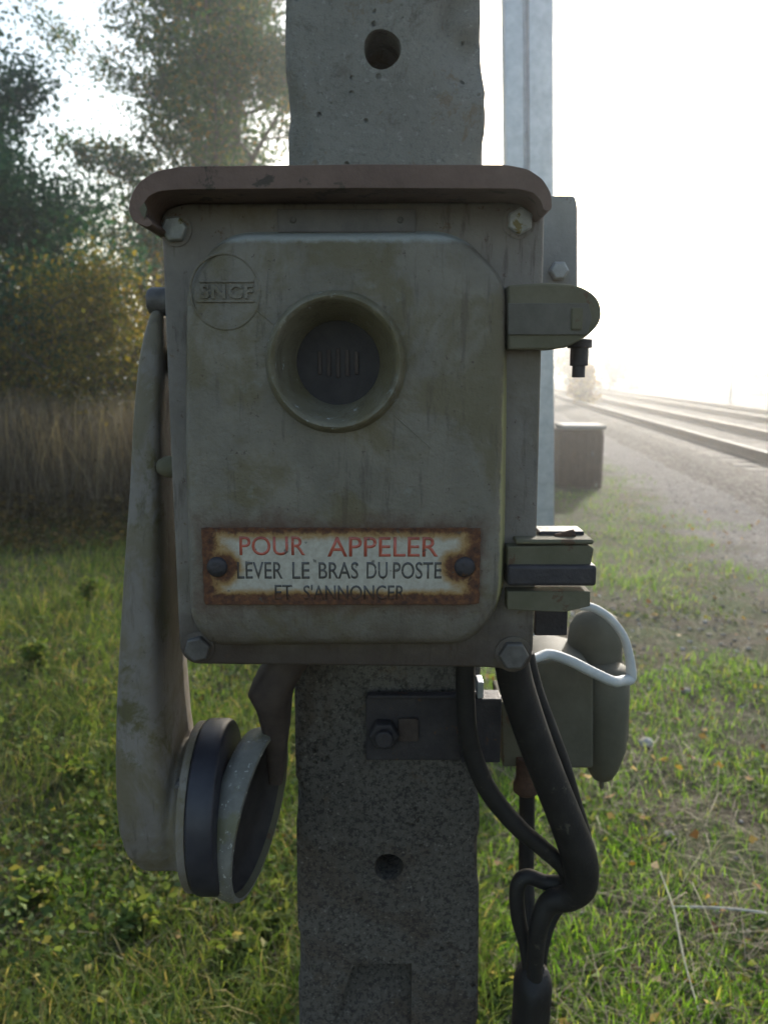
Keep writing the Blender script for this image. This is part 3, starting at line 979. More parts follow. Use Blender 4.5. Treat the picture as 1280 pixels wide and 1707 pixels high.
# mouthpiece: thick rim, cone going in, perforated disc at the back
mc = P(560, 604, PYN)
r0 = 106 * PYN / FPX
bm = bmesh.new()
prof = [(r0 * 1.10, PYN + .001), (r0 * 1.06, PYN - .004), (r0 * 1.02, PYN - .009), (r0 * .985, PYN - .0105), (r0 * .95, PYN - .0095), (r0 * .915, PYN - .006), (r0 * .80, PYN + .010), (r0 * .70, PYN + .020), (r0 * .665, PYN + .028)]
rings = lathe(bm, prof, (mc.x, 0, mc.z), n=96, cap=False)
for v in rings:
    d = Vector((v.co.x - mc.x, 0, v.co.z - mc.z))
    rad = d.length / r0
    if .85 < rad < 1.03:
        q = 1 + .010 * mn.noise(v.co * 260) + .006 * mn.noise(v.co * 90)
        v.co.x = mc.x + d.x * q; v.co.z = mc.z + d.z * q; v.co.y += .0009 * mn.noise(v.co * 300)
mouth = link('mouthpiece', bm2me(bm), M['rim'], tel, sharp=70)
bm = bmesh.new()
# back disc with three upright slots: build as a slotted plate
yb = PYN + .026
rr = r0 * .69
circle = [(mc.x + math.cos(2 * math.pi * k / 64) * rr, mc.z + math.sin(2 * math.pi * k / 64) * rr) for k in range(64)]
prism(bm, circle, yb, yb + .003)
disc = link('grille', bm2me(bm), M['mesh_dark'], mouth, bevel=.0005)
for k in range(-2, 3):
    bm = bmesh.new(); xx = mc.x + k * .0062
    hh = .010 - abs(k) * .0012
    box(bm, xx - .0014, xx + .0014, yb - .0014, yb + .001, mc.z - hh, mc.z + hh)
    link('grille_bar', bm2me(bm), M['bracket'], mouth, bevel=.0006)
# real hole in the cover so the cone is seen
def cut_cover():
    global cover
    bm = bmesh.new()
    lathe(bm, [(r0 * .93, PYN - .02), (r0 * .93, FY + .03)], (mc.x, 0, mc.z), n=64)
    me = bm2me(bm); h = bpy.data.objects.new('cutter', me); col.objects.link(h)
    for nm in ('cover', 'flange', 'casing'):
        o = bpy.data.objects[nm]
        for m_ in list(o.modifiers): pass
        md = o.modifiers.new('b', 'BOOLEAN'); md.operation = 'DIFFERENCE'; md.object = h; md.solver = 'EXACT'
        bpy.context.view_layer.update(); apply_mods(o)
        o.data.set_sharp_from_angle(angle=R(40))
    bpy.data.objects.remove(h)
cut_cover()

# lettering
def textmesh(body, x0, x1, ztop, zbot, Y, extrude=.0002, bold=.0, space=1.0, font=None):
    cu = bpy.data.curves.new('t', 'FONT'); cu.body = body; cu.size = 1; cu.offset = bold; cu.space_character = space
    cu.resolution_u = 4
    o = bpy.data.objects.new('t', cu); col.objects.link(o)
    bpy.context.view_layer.update()
    me = bpy.data.meshes.new_from_object(o.evaluated_get(bpy.context.evaluated_depsgraph_get()))
    bpy.data.objects.remove(o)
    bm = bmesh.new(); bm.from_mesh(me)
    xs = [v.co.x for v in bm.verts]; ys = [v.co.y for v in bm.verts]
    a, b, c, d = min(xs), max(xs), min(ys), max(ys)
    for v in bm.verts:
        v.co = Vector((x0 + (v.co.x - a) / (b - a) * (x1 - x0), Y, zbot + (v.co.y - c) / (d - c) * (ztop - zbot)))
    if extrude:
        g = bmesh.ops.extrude_face_region(bm, geom=bm.faces[:])
        for v in g['geom']:
            if isinstance(v, bmesh.types.BMVert): v.co.y -= extrude
    me = bm2me(bm)
    return me

# railway roundel cast in the cover
rc = P(375, 486, PYN)
bm = bmesh.new(); R0 = 56 * PYN / FPX
path = [(rc.x + math.cos(2 * math.pi * k / 72) * R0, PYN + .0002, rc.z + math.sin(2 * math.pi * k / 72) * R0 * 1.06) for k in range(73)]
tube(bm, path, .0009, n=8, smoothn=0, cap=False)
emb = link('emblem', bm2me(bm), M['cover'], tel)
bm = bmesh.new()
q0, q1 = P(332, 469, PYN), P(424, 502, PYN)
for z in (q0.z, q1.z):
    box(bm, q0.x - (.002 if z == q1.z else 0), q1.x, PYN - .0011, PYN + .0005, z - .0007, z + .0007)
link('emblem_bar', bm2me(bm), M['cover'], emb, bevel=.0003)
link('emblem_letters', textmesh('SNCF', q0.x + .0005, q1.x - .0005, q0.z - .0016, q1.z + .0016, PYN + .0002, .0016, .03, 1.15), M['cover'], emb)

# enamel sign
sg = SIGN_C
k = PYN / FPX
zt, zb = P(569, 880, .5265).z, P(569, 1008, .5265).z
xl, xr = P(338, 943, .5265).x, P(800, 943, .5265).x
bm = bmesh.new()
# crinkled outline
outl = []
def edge(a, b, n):
    for i in range(n):
        f = i / n
        x, z = a[0] + (b[0] - a[0]) * f, a[1] + (b[1] - a[1]) * f
        j = .0006 * mn.noise(Vector((x * 260, z * 260, 2)))
        outl.append((x + (j if a[0] == b[0] else 0), z + (j if a[1] == b[1] else 0)))
e = .001
edge((xl, zt - e), (xl, zb + e), 30); edge((xl + e, zb), (xr - e, zb), 90); edge((xr, zb + e), (xr, zt - e), 30); edge((xr - e, zt), (xl + e, zt), 90)
prism(bm, outl, PYN - .0018, PYN - .0002)
SC = Vector(((xl + xr) / 2, PYN - .001, (zt + zb) / 2))
sign = link('sign_plate', bm2me(bm), M['enamel'], tel, origin=SC, bevel=.0003, seg=2)
sign['label'] = 'white enamel plate rusting from the edges, red and black lettering'
# curled rim where the enamel has lifted
bm = bmesh.new()
pp = [(xl + (xr - xl) * i / 60, PYN - .0020 - .0004 * abs(mn.noise(Vector((i * .8, 0, 0)))), zt - .0004 + .0006 * mn.noise(Vector((i * .6, 5, 0)))) for i in range(61)]
tube(bm, pp, [.0002 + .0003 * max(0, mn.noise(Vector((i * .45, 1, 1))) + .3) for i in range(61)], n=6, smoothn=0)
link('flaked_edge', bm2me(bm), M['enamel'], sign, origin=SC)
YT = PYN - .00185
def sx(px): return P(px, 943, PYN - .002).x
def sz(py): return P(569, py, PYN - .002).z
link('red_lettering', textmesh('POUR', sx(400), sx(509), sz(894), sz(926), YT, .0001, .006), M['red_ink'], sign, origin=SC, smooth=False)
link('red_lettering', textmesh('APPELER', sx(546), sx(730), sz(895), sz(928), YT, .0001, .006), M['red_ink'], sign, origin=SC, smooth=False)
for wd, a, b_ in (('LEVER', 395, 471), ('LE', 487, 516), ('BRAS', 531, 597), ('DU', 611, 646), ('POSTE', 655, 736)):
    link('black_lettering', textmesh(wd, sx(a), sx(b_), sz(937), sz(965), YT, .0001, .008), M['black_ink'], sign, origin=SC, smooth=False)
for wd, a, b_ in (("ET", 457, 486), ("S'ANNONCER", 505, 675)):
    link('black_lettering', textmesh(wd, sx(a), sx(b_), sz(975), sz(1000), YT, .0001, .008), M['black_ink'], sign, origin=SC, smooth=False)
for px in (363, 774):
    c = P(px, 944, PYN)
    bm = bmesh.new()
    lathe(bm, [(.0070, PYN - .0016), (.0068, PYN - .0030), (.0056, PYN - .0044), (.0030, PYN - .0050), (.0006, PYN - .0051)], (c.x, 0, c.z), n=32)
    for v in bm.verts: v.co.y += .0003 * mn.noise(v.co * 400)
    link('rivet', bm2me(bm), M['dark_steel'], sign, sharp=60)

# hinge lugs at the right
bm = bmesh.new()
up = fillet(pix([(842, 503), (842, 478), (900, 474), (960, 478), (992, 500), (996, 535), (975, 560), (935, 582), (842, 584)], .548), [0, .002, .004, .008, .01, .01, .008, .006, 0])
prism(bm, up, .536, .575)
hl = link('hinge_lug', bm2me(bm), M['lug'], tel, bevel=.003)
bm = bmesh.new(); prism(bm, fillet(pix([(846, 505), (846, 558), (978, 558), (986, 530), (980, 505)], .536), .001), .5345, .5362)
link('lug_recess_shade', bm2me(bm), M['lug_dark'], hl, bevel=.0005)  # thin dark plate standing for the shade inside the lug's recess
bm = bmesh.new()
c = P(966, 575, .565)
lathe(bm, [(.0062, -.014), (.0062, -.002), (.0085, -.002), (.0085, .004)], (c.x, .565, c.z), 'Z', 24)
lathe(bm, [(.0045, -.022), (.0045, -.014)], (c.x, .565, c.z), 'Z', 16)
link('hinge_bolt', bm2me(bm), M['dark_steel'], hl, bevel=.0006)
bm = bmesh.new(); pbox(bm, 952, 512, 972, 550, .5325, .5350); link('hinge_cap', bm2me(bm), M['lug'], hl, bevel=.002)

bm = bmesh.new(); prism(bm, fillet(pix([(842, 906), (842, 942), (978, 942), (984, 910), (976, 904)], .548), .0015), .538, .562)
ll = link('hinge_lug', bm2me(bm), M['lug'], tel, bevel=.002)
bm = bmesh.new(); pbox(bm, 860, 900, 990, 908, .536, .563); link('lug_flange', bm2me(bm), M['lug'], ll, bevel=.0015)
bm = bmesh.new(); pbox(bm, 846, 943, 995, 978, .534, .566); link('hinge_block', bm2me(bm), M['dark_steel'], ll, bevel=.0025, seg=4)
bm = bmesh.new(); prism(bm, fillet(pix([(842, 980), (978, 980), (978, 1004), (935, 1014), (842, 1010)], .548), .001), .538, .566)
link('lower_lug', bm2me(bm), M['lug'], ll, bevel=.002)
bm = bmesh.new(); pbox(bm, 898, 886, 974, 896, .553, .575); link('hinge_strap', bm2me(bm), M['dark_steel'], ll, bevel=.001)
bm = bmesh.new(); a = P(925, 898, .55); b_ = P(958, 890, .55); tube(bm, [a, (a + b_) / 2, b_], .0035, n=12, smoothn=0)
link('hinge_pin', bm2me(bm), M['rust_steel'], ll, bevel=.0005)
bm = bmesh.new(); pbox(bm, 892, 1012, 946, 1060, .590, .62); link('hinge_stop', bm2me(bm), M['dark_steel'], ll, bevel=.001)

# mounting plate reaching out to the right behind the casing
bm = bmesh.new(); prism(bm, fillet(pix([(800, 326), (958, 326), (962, 344), (962, 486), (800, 486)], .668), [.002, .003, .003, .002, .002]), .667, .676)
link('mounting_plate', bm2me(bm), M['plain_grey'], tel, bevel=.001)
bm = bmesh.new(); c = P(930, 452, .667); lathe(bm, [(.008, .667), (.008, .662), (.006, .660)], (c.x, 0, c.z), n=6); link('bolt', bm2me(bm), M['bolt'], tel, bevel=.0005)

# pivot and stop studs on the left side
bm = bmesh.new(); c = P(262, 502, .60); lathe(bm, [(.0085, -.014), (.010, -.011), (.010, .004)], (c.x + .008, .60, c.z), 'X', 24); link('pivot_stud', bm2me(bm), M['darkbolt'], tel, bevel=.0008)
bm = bmesh.new(); c = P(272, 778, .575); lathe(bm, [(.0045, -.010), (.008, -.004), (.008, .004)], (c.x + .006, .575, c.z), 'X', 20); link('stop_stud', bm2me(bm), M['lug'], tel, bevel=.0008)
bm = bmesh.new(); c = P(268, 600, .585); lathe(bm, [(.009, -.010), (.009, .006)], (c.x + .010, .60, c.z), 'X', 20); link('pivot_stud', bm2me(bm), M['rust_steel'], tel, bevel=.0008)

# handset arm
def handset():
    rows = [  # py, left px, right px (front face), front Y, back Y
        (516, 250, 268, .590, .612), (549, 238, 270, .584, .616), (584, 229, 270, .578, .618), (626, 223, 268, .576, .620), (700, 216, 264, .573, .624), (820, 209, 264, .570, .632),
        (950, 198, 264, .564, .644), (1080, 189, 263, .561, .655), (1180, 183, 264, .558, .664), (1280, 180, 270, .556, .668), (1350, 181, 282, .556, .668), (1400, 186, 292, .557, .662), (1435, 200, 300, .562, .652), (1455, 226, 306, .572, .640)]
    bm = bmesh.new(); rings = []
    for py, l, r, yf, yb_ in rows:
        xl, xr, z = P(l, py, yf).x, P(r, py, yf).x, P(l, py, yf).z
        cx, cy, hx_, hy = (xl + xr) / 2, (yf + yb_) / 2, (xr - xl) / 2, (yb_ - yf) / 2
        ring = []
        for k in range(32):
            a = 2 * math.pi * k / 32
            c, s = math.cos(a), math.sin(a)
            e = .45
            ring.append(bm.verts.new((cx + hx_ * math.copysign(abs(c) ** e, c), cy + hy * math.copysign(abs(s) ** e, s), z)))
        rings.append(ring)
    for a, b in zip(rings, rings[1:]):
        for k in range(32): bm.faces.new((a[k], a[(k + 1) % 32], b[(k + 1) % 32], b[k]))
    bm.faces.new(rings[0]); bm.faces.new(rings[-1])
    # ear cup growing sideways out of the arm
    ec = P(334, 1341, .612)
    lathe(bm, [(.020, -.050), (.036, -.044), (.045, -.034), (.0485, -.022), (.0505, -.012), (.056, -.007), (.0635, -.004), (.0645, .003)], (ec.x, .612, ec.z), 'X', 64)
    me = bm2me(bm)
    o = link('handset_arm', me, M['arm'], tel, sharp=80)
    rm = o.modifiers.new('r', 'REMESH'); rm.mode = 'VOXEL'; rm.voxel_size = .0019; rm.use_smooth_shade = True
    sm = o.modifiers.new('s', 'SMOOTH'); sm.iterations = 9; sm.factor = .6
    bpy.context.view_layer.update(); apply_mods(o)
    o.data.polygons.foreach_set('use_smooth', [True] * len(o.data.polygons))
    for px, py, rr_ in ((298, 1308, .0026), (302, 1392, .0022)):
        c = P(px, py, .566)
        bm = bmesh.new(); lathe(bm, [(rr_ * 1.1, .571), (rr_, .5625), (rr_ * .7, .5612)], (c.x, 0, c.z), n=16)
        link('screw', bm2me(bm), M['darkbolt'], o, bevel=.0003)
    bm = bmesh.new()
    pts = [P(x, y, Y) for x, y, Y in ((256, 560, .5835), (253, 700, .5775), (251, 900, .5745), (249, 1100, .570), (248, 1220, .566))]
    tube(bm, pts, [.0006] * 5, n=6)
    link('casting_seam', bm2me(bm), M['arm'], o)
    # black ear piece
    bm = bmesh.new()
    lathe(bm, [(.0660, .003), (.0685, .0045), (.0690, .008), (.0690, .020), (.0675, .0235), (.0640, .025)], (ec.x, .612, ec.z), 'X', 72)
    link('earpiece', bm2me(bm), M['rubber'], o, bevel=.0008, sharp=40)
    bm = bmesh.new()
    lathe(bm, [(.0655, -.004), (.0668, -.003), (.0668, .0028)], (ec.x, .612, ec.z), 'X', 72)
    link('collar', bm2me(bm), M['arm'], o, bevel=.0008, sharp=40)
    # cradle dish, turned a little towards the viewer, and its bracket arm
    cc = P(433, 1356, .622)
    bm = bmesh.new()
    vs = lathe(bm, [(.050, -.026), (.0655, -.021), (.0695, -.013), (.0705, -.002), (.0690, .0015), (.0655, .002), (.063, -.003), (.060, -.010), (.05, -.0145), (.03, -.016), (.002, -.0165)], (0, 0, 0), 'X', 72)
    for f in bm.faces:
        if min((v.co.y ** 2 + v.co.z ** 2) ** .5 for v in f.verts) < .0632 and max(v.co.x for v in f.verts) > -.017 - 1e-5: f.material_index = 1  # dish hollow takes a dark material that paints in its shade
        if all(.0625 < (v.co.y ** 2 + v.co.z ** 2) ** .5 < .0662 and v.co.x > -.004 for v in f.verts): f.material_index = 2
    Mx = Matrix.Translation(cc) @ Matrix.Rotation(R(-11), 4, 'Z') @ Matrix.Rotation(R(7.5), 4, 'Y')
    bmesh.ops.transform(bm, matrix=Mx, verts=bm.verts)
    dish = link('cradle', bm2me(bm), [M['cast'], M['mesh_dark'], M['lug']], tel, sharp=55)
    bm = bmesh.new()
    rows = [((522, 1106), (442, 1106), .600, .66), ((510, 1124), (430, 1126), .600, .66), ((495, 1146), (415, 1150), .600, .66), ((484, 1168), (407, 1170), .602, .658),
            ((480, 1190), (422, 1193), .608, .655), ((479, 1225), (432, 1222), .620, .655), ((475, 1260), (440, 1258), .628, .655), ((470, 1310), (446, 1310), .638, .655)]
    rings = []
    for a, b, y0, y1 in rows:
        p, q = P(*a, y0), P(*b, y0)
        ring = []
        for k in range(24):
            an = 2 * math.pi * k / 24
            c, s = math.cos(an), math.sin(an)
            c = math.copysign(abs(c) ** .6, c); s = math.copysign(abs(s) ** .6, s)
            m_ = (p + q) / 2 + (p - q) / 2 * c
            ring.append(bm.verts.new((m_.x, (y0 + y1) / 2 + (y1 - y0) / 2 * s, m_.z)))
        rings.append(ring)
    for a, b in zip(rings, rings[1:]):
        for k in range(24): bm.faces.new((a[k], a[(k + 1) % 24], b[(k + 1) % 24], b[k]))
    bm.faces.new(rings[0]); bm.faces.new(rings[-1])
    link('cradle_bracket', bm2me(bm), M['bracket'], tel, sharp=60)
handset()

# steel bracket under the box
t = thing('steel_bracket', 'black steel bracket bolted across the concrete post below the telephone box', 'bracket', P(720, 1215, PY))
bm = bmesh.new(); pbox(bm, 610, 1162, 835, 1268, PY - .008, PY - .002)
link('plate', bm2me(bm), M['dark_steel'], t, bevel=.001)
bm = bmesh.new(); pbox(bm, 770, 1166, 835, 1272, PY - .030, PY - .0085)
link('lug', bm2me(bm), M['dark_steel'], t, bevel=.001)
bm = bmesh.new(); pbox(bm, 612, 1160, 770, 1166, PY - .018, PY - .0085); link('upper_lip', bm2me(bm), M['dark_steel'], t, bevel=.0008)
bm = bmesh.new(); pbox(bm, 796, 1138, 806, 1165, PY - .03, PY - .012); link('tab', bm2me(bm), M['galv'], t, bevel=.0006)
bm = bmesh.new(); c = P(640, 1213, PY)
lathe(bm, [(.0135, PY - .0085), (.0135, PY - .018), (.012, PY - .020)], (c.x, 0, c.z), n=6); lathe(bm, [(.008, PY - .02), (.008, PY - .026), (.007, PY - .027)], (c.x, 0, c.z), n=20)
link('nut', bm2me(bm), M['dark_steel'], t, bevel=.0008)
bm = bmesh.new(); prism(bm, fillet(pix([(664, 1196), (664, 1234), (697, 1234), (697, 1196)], PY - .008), .003), PY - .0115, PY - .0082)
link('slot_washer', bm2me(bm), M['bracket'], t, bevel=.0006)

# ================================================================ RINGER POT AND CABLES
def pot():
    Y = .80
    t = thing('bell_housing', 'olive green domed bell housing hanging right of the post under the hinge', 'bell housing', P(980, 1150, Y))
    def X(px, py, yy=Y): return P(px, py, yy)
    # side body: rounded box
    bm = bmesh.new(); prism(bm, fillet(pix([(878, 1100), (935, 1092), (985, 1104), (985, 1274), (880, 1274)], Y - .02), [.015, .03, .01, .004, .004]), Y - .03, Y + .05)
    link('body', bm2me(bm), M['olive'], t, bevel=.010, seg=5)
    # upright bell, lathe about Z
    c = X(1007, 1150); kx = Y / FPX * 1.03
    prof = []
    for px, py in ((0, 1029), (16, 1031), (34, 1042), (44, 1060), (47, 1085), (48, 1130)):
        prof.append((max(px * kx, .0005), X(1000, py).z - c.z))
    bm = bmesh.new(); lathe(bm, prof, (X(1003, 1100).x, Y + .03, c.z), 'Z', 48)
    link('dome', bm2me(bm), M['olive'], t, sharp=60)
    prof = []
    for px, py in ((30, 1108), (45, 1116), (45.5, 1180), (44, 1245), (38, 1262), (30, 1282), (20, 1296), (6, 1300), (4.5, 1312), (2, 1315)):
        prof.append((px * kx * .86, X(1000, py).z - c.z))
    bm = bmesh.new(); lathe(bm, prof, (X(1008, 1200).x, Y, c.z), 'Z', 48)
    link('bell', bm2me(bm), M['olive'], t, sharp=60)
    bm = bmesh.new(); prism(bm, fillet(pix([(1030, 1128), (1044, 1142), (1050, 1165), (1048, 1236), (1032, 1256), (1010, 1250), (1010, 1130)], Y), .005), Y - .002, Y + .06)
    link('rear_lobe', bm2me(bm), M['olive'], t, bevel=.006, seg=4)
    bm = bmesh.new(); prism(bm, pix([(834, 1172), (885, 1172), (885, 1279), (838, 1279)], .74), .74, .80)
    link('support', bm2me(bm), M['lug'], t, bevel=.002)
    for px, py in ((968, 1044), (974, 1128), (934, 1147)):
        c2 = P(px, py, Y - .035)
    return t
pot()
def cable(name, label, pts, rad, m='cable', cat='cable', n=20, sm=8, group=None):
    P3 = [P(*p) for p in pts]
    bm = bmesh.new(); tube(bm, P3, rad, n=n, smoothn=sm)
    o = link(name, bm2me(bm), M[m], origin=P3[0], sharp=80)
    return tag(o, label, cat, group)
cable('conduit', 'pale grey cable looping over the green bell housing and sharply bent at its right', [(872, 1098, .70), (893, 1097, .71), (915, 1091, .72), (950, 1102, .72), (990, 1122, .72), (1022, 1136, .725), (1038, 1135, .74), (1050, 1132, .75), (1052, 1120, .75), (1047, 1085, .75), (1037, 1057, .75), (1015, 1030, .75), (990, 1014, .75), (968, 1010, .75)], [.0042, .0044, .0048, .0050, .0050, .005, .0052, .0056, .005, .0042, .004, .004, .004, .004], 'conduit', n=14)
kk = .62 / FPX
cable('cable', 'thin black cable leaving the box nearest the post and crossing to the twisted joint', [(775, 1100, .62), (776, 1165, .625), (783, 1240, .63), (812, 1315, .635), (860, 1376, .64), (905, 1415, .645), (938, 1445, .65), (945, 1470, .66), (912, 1472, .67), (878, 1462, .67), (862, 1480, .67), (864, 1530, .67), (877, 1585, .67), (882, 1640, .67)],
      [17 * kk, 17 * kk, 17.5 * kk, 18 * kk, 17 * kk, 16 * kk, 16 * kk, 16 * kk, 15 * kk, 15 * kk, 15 * kk, 15 * kk, 13 * kk, 13 * kk], group='cables hanging below the telephone box')
cable('cable', 'thickest black cable bulging outward at the right before the twisted joint', [(850, 1085, .615), (860, 1140, .62), (884, 1215, .625), (912, 1290, .63), (944, 1370, .635), (965, 1430, .64), (968, 1475, .645), (948, 1496, .65), (916, 1506, .655), (898, 1545, .655), (892, 1600, .66), (890, 1650, .664)],
      [30 * kk, 31 * kk, 31 * kk, 31 * kk, 32 * kk, 34 * kk, 31 * kk, 26 * kk, 22 * kk, 19 * kk, 17 * kk, 15 * kk], group='cables hanging below the telephone box')
cable('cable', 'slim black cable running close behind the right side of the thickest cable', [(878, 1090, .66), (893, 1150, .66), (915, 1210, .66), (939, 1275, .66), (958, 1340, .665), (975, 1400, .67), (975, 1450, .68), (950, 1490, .69), (922, 1530, .69), (906, 1580, .685), (900, 1650, .68)],
      [14 * kk] * 7 + [11 * kk] * 4, group='cables hanging below the telephone box')
cable('cable', 'straight black cable hanging from the rusty gland behind the twist', [(878, 1300, .74), (878, 1380, .74), (877, 1450, .735), (881, 1520, .72), (882, 1600, .70), (882, 1650, .69)], [14 * .74 / FPX * 1.0] * 3 + [12 * .73 / FPX] * 3, group='cables hanging below the telephone box')
# rusty gland
bm = bmesh.new(); c = P(877, 1300, .74)
zz = [P(877, y, .74).z - c.z for y in (1262, 1298, 1308, 1318, 1324)]
lathe(bm, [(.0105, zz[0]), (.0105, zz[1]), (.0128, zz[2]), (.0128, zz[3]), (.0085, zz[4])], (c.x, .74, c.z), 'Z', 20)
tag(link('cable_gland', bm2me(bm), M['rust_steel'], origin=c, bevel=.0008), 'rusty flared cable gland under the green housing', 'cable gland')
# wrapped bundle down to the ground
def sleeve():
    bm = bmesh.new()
    a = P(883, 1612, .670)
    rings = []
    zs = np.concatenate([a.z - np.array([0, .004, .010, .018]), np.linspace(a.z - .03, -.05, 56)])
    for i, z in enumerate(zs):
        f = i / 59
        ring = []
        hw = (.009, .0135, .016, .0176)[min(i, 3)]
        for k in range(28):
            an = 2 * math.pi * k / 28
            px = a.x + .004 * math.sin(z * 9) + (hw + .0012 * mn.noise(Vector((k, z * 50, 0)))) * math.cos(an)
            py = a.y + .03 * f + (.006, .013, .020, .024)[min(i, 3)] * math.sin(an) * (1 + .12 * math.cos(3 * an))
            ring.append(bm.verts.new((px, py, z + .003 * math.sin(an * 2) * (i == 0))))
        rings.append(ring)
    for p, q in zip(rings, rings[1:]):
        for k in range(28): bm.faces.new((p[k], p[(k + 1) % 28], q[(k + 1) % 28], q[k]))
    bm.faces.new(rings[0]); bm.faces.new(rings[-1])
    o = link('cable_sleeve', bm2me(bm), M['cable'], origin=a, sharp=70)
    tag(o, 'black sleeve gathering the cables into one bundle down beside the post', 'cable sleeve')
sleeve()

# ================================================================ GROUND COVER
def hg(X, Y):
    return np.array([hgt(float(x), float(y)) for x, y in zip(X, Y)])

def blades(X, Y, H, W, lean, m, name, label, cat='grass', bend=.5):
    n = len(X)
    Z = hg(X, Y)
    az = rng.uniform(0, 2 * np.pi, n)
    d = np.stack([np.cos(az), np.sin(az), np.zeros(n)], 1)
    fa = rng.uniform(0, 2 * np.pi, n)
    s = np.stack([np.cos(fa), np.sin(fa), np.zeros(n)], 1)
    L = lean * rng.uniform(.1, 1.3, n)[:, None]
    b = np.stack([X, Y, Z - .004], 1)
    Hc = H[:, None]; Wc = W[:, None]
    up = np.array([[0, 0, 1.0]])
    m1 = b + up * Hc * .5 + d * Hc * L * .35
    m2 = b + up * Hc * (.86 - .25 * L * bend) + d * Hc * L * .9
    tp = b + up * Hc * (1 - .55 * L * bend) + d * Hc * L * 1.45
    V = np.stack([b - s * Wc * .5, b + s * Wc * .5, m1 + s * Wc * .5, m1 - s * Wc * .5, m2 + s * Wc * .33, m2 - s * Wc * .33, tp + s * Wc * .05, tp - s * Wc * .05], 1).reshape(-1, 3)
    i = np.arange(n)[:, None] * 8
    F = np.concatenate([i + np.array([[0, 1, 2, 3]]), i + np.array([[3, 2, 4, 5]]), i + np.array([[5, 4, 6, 7]])], 1).reshape(-1, 4)
    o = mesh_np(name, V, F, m)
    return tag(o, label, cat, kind='stuff')

def cloud(n, x0, x1, y0, y1, near=1.0):
    """random ground points, thicker towards the camera"""
    u = rng.random(n)
    y = (y0 ** (1 - near) + u * (y1 ** (1 - near) - y0 ** (1 - near))) ** (1 / (1 - near)) if near != 1 else y0 * (y1 / y0) ** u
    x = rng.uniform(x0, x1, n) * (.6 + y * .24)
    return x, y

def npn(X, Y, s, k=0):
    return np.array([mn.noise(Vector((float(x) * s, float(y) * s, k))) for x, y in zip(X, Y)])

# right and middle: short lawn grass with bare patches, up to the gravel
X, Y = cloud(150000, -1.15, 3.3, 1.15, 13, 1.35)
perp = X * TP.x + Y * TP.y
nz = npn(X, Y, 1.6) + .5 * npn(X, Y, 5, 4)
dirt = np.exp(-((Y - 4.35) / .6) ** 2) * np.clip((X - .7) / .5, 0, 1) * 2.0
keep = (perp + npn(X, Y, .9, 8) * 1.0 < 2.05 + .4 * nz) & (nz - dirt * .55 > rng.uniform(-.7, .22, len(X)) - .08) & (X > -.35 * Y - .2)
X, Y, nz = X[keep], Y[keep], nz[keep]
H = rng.uniform(.018, .065, len(X)) * (1 + .5 * nz)
blades(X, Y, H, rng.uniform(.0018, .0042, len(X)), .55, M['grass'], 'grass', 'short bright backlit grass on the ground right of and below the concrete post')
# left: lush mixed herbs, taller
X, Y = cloud(110000, -3.4, .35, 1.15, 9.5, 1.25)
keep = (X < .25) 
X, Y = X[keep], Y[keep]
nz = npn(X, Y, 1.3, 5)
H = rng.uniform(.035, .13, len(X)) * (1 + .9 * nz) * (1 + np.clip(Y - 4, 0, 5) * .10)
blades(X, Y, H, rng.uniform(.002, .0055, len(X)), .75, M['herb'], 'meadow_grass', 'taller dull green meadow grass filling the ground on the left')
# broad small leaves low among the grass
X, Y = cloud(70000, -3.3, 2.2, 1.15, 8.5, 1.4)
nz = npn(X, Y, 2.1, 12)
perp = X * TP.x + Y * TP.y
keep = (nz > np.where(X < -.1, -.30, .12)) & (perp < 1.7)
X, Y, nz = X[keep], Y[keep], nz[keep]
Z = hg(X, Y) + rng.uniform(.004, .085, len(X)) * np.where(X < -.1, 1.15, .4)
V, F = leaves(np.stack([X, Y, Z], 1), .020 * rng.uniform(.6, 1.5, len(X)), flat=.6, aspect=.75)
tag(mesh_np('ground_leaves', V, F, M['clover']), 'small broad leaves of low weeds among the grass', 'weeds', kind='stuff')
# dead straw lying about
X, Y = cloud(46000, -3.2, 2.8, 1.15, 9, 1.3)
perp = X * TP.x + Y * TP.y
keep = perp < 2.3
X, Y = X[keep], Y[keep]
blades(X, Y, rng.uniform(.02, .09, len(X)), rng.uniform(.0012, .003, len(X)), 3.2, M['straw'], 'dead_straw', 'bleached dead straw lying in the grass', 'straw', bend=.42)
# fallen leaves
X, Y = cloud(1500, -3.2, 3.0, 1.2, 9, 1.2)
V, F = leaves(np.stack([X, Y, hg(X, Y) + rng.uniform(.008, .05, len(X))], 1), .036, flat=.85, aspect=.7)
tag(mesh_np('fallen_leaves', V, F, M['litter']), 'scattered yellow and brown fallen leaves', 'leaves', kind='stuff')
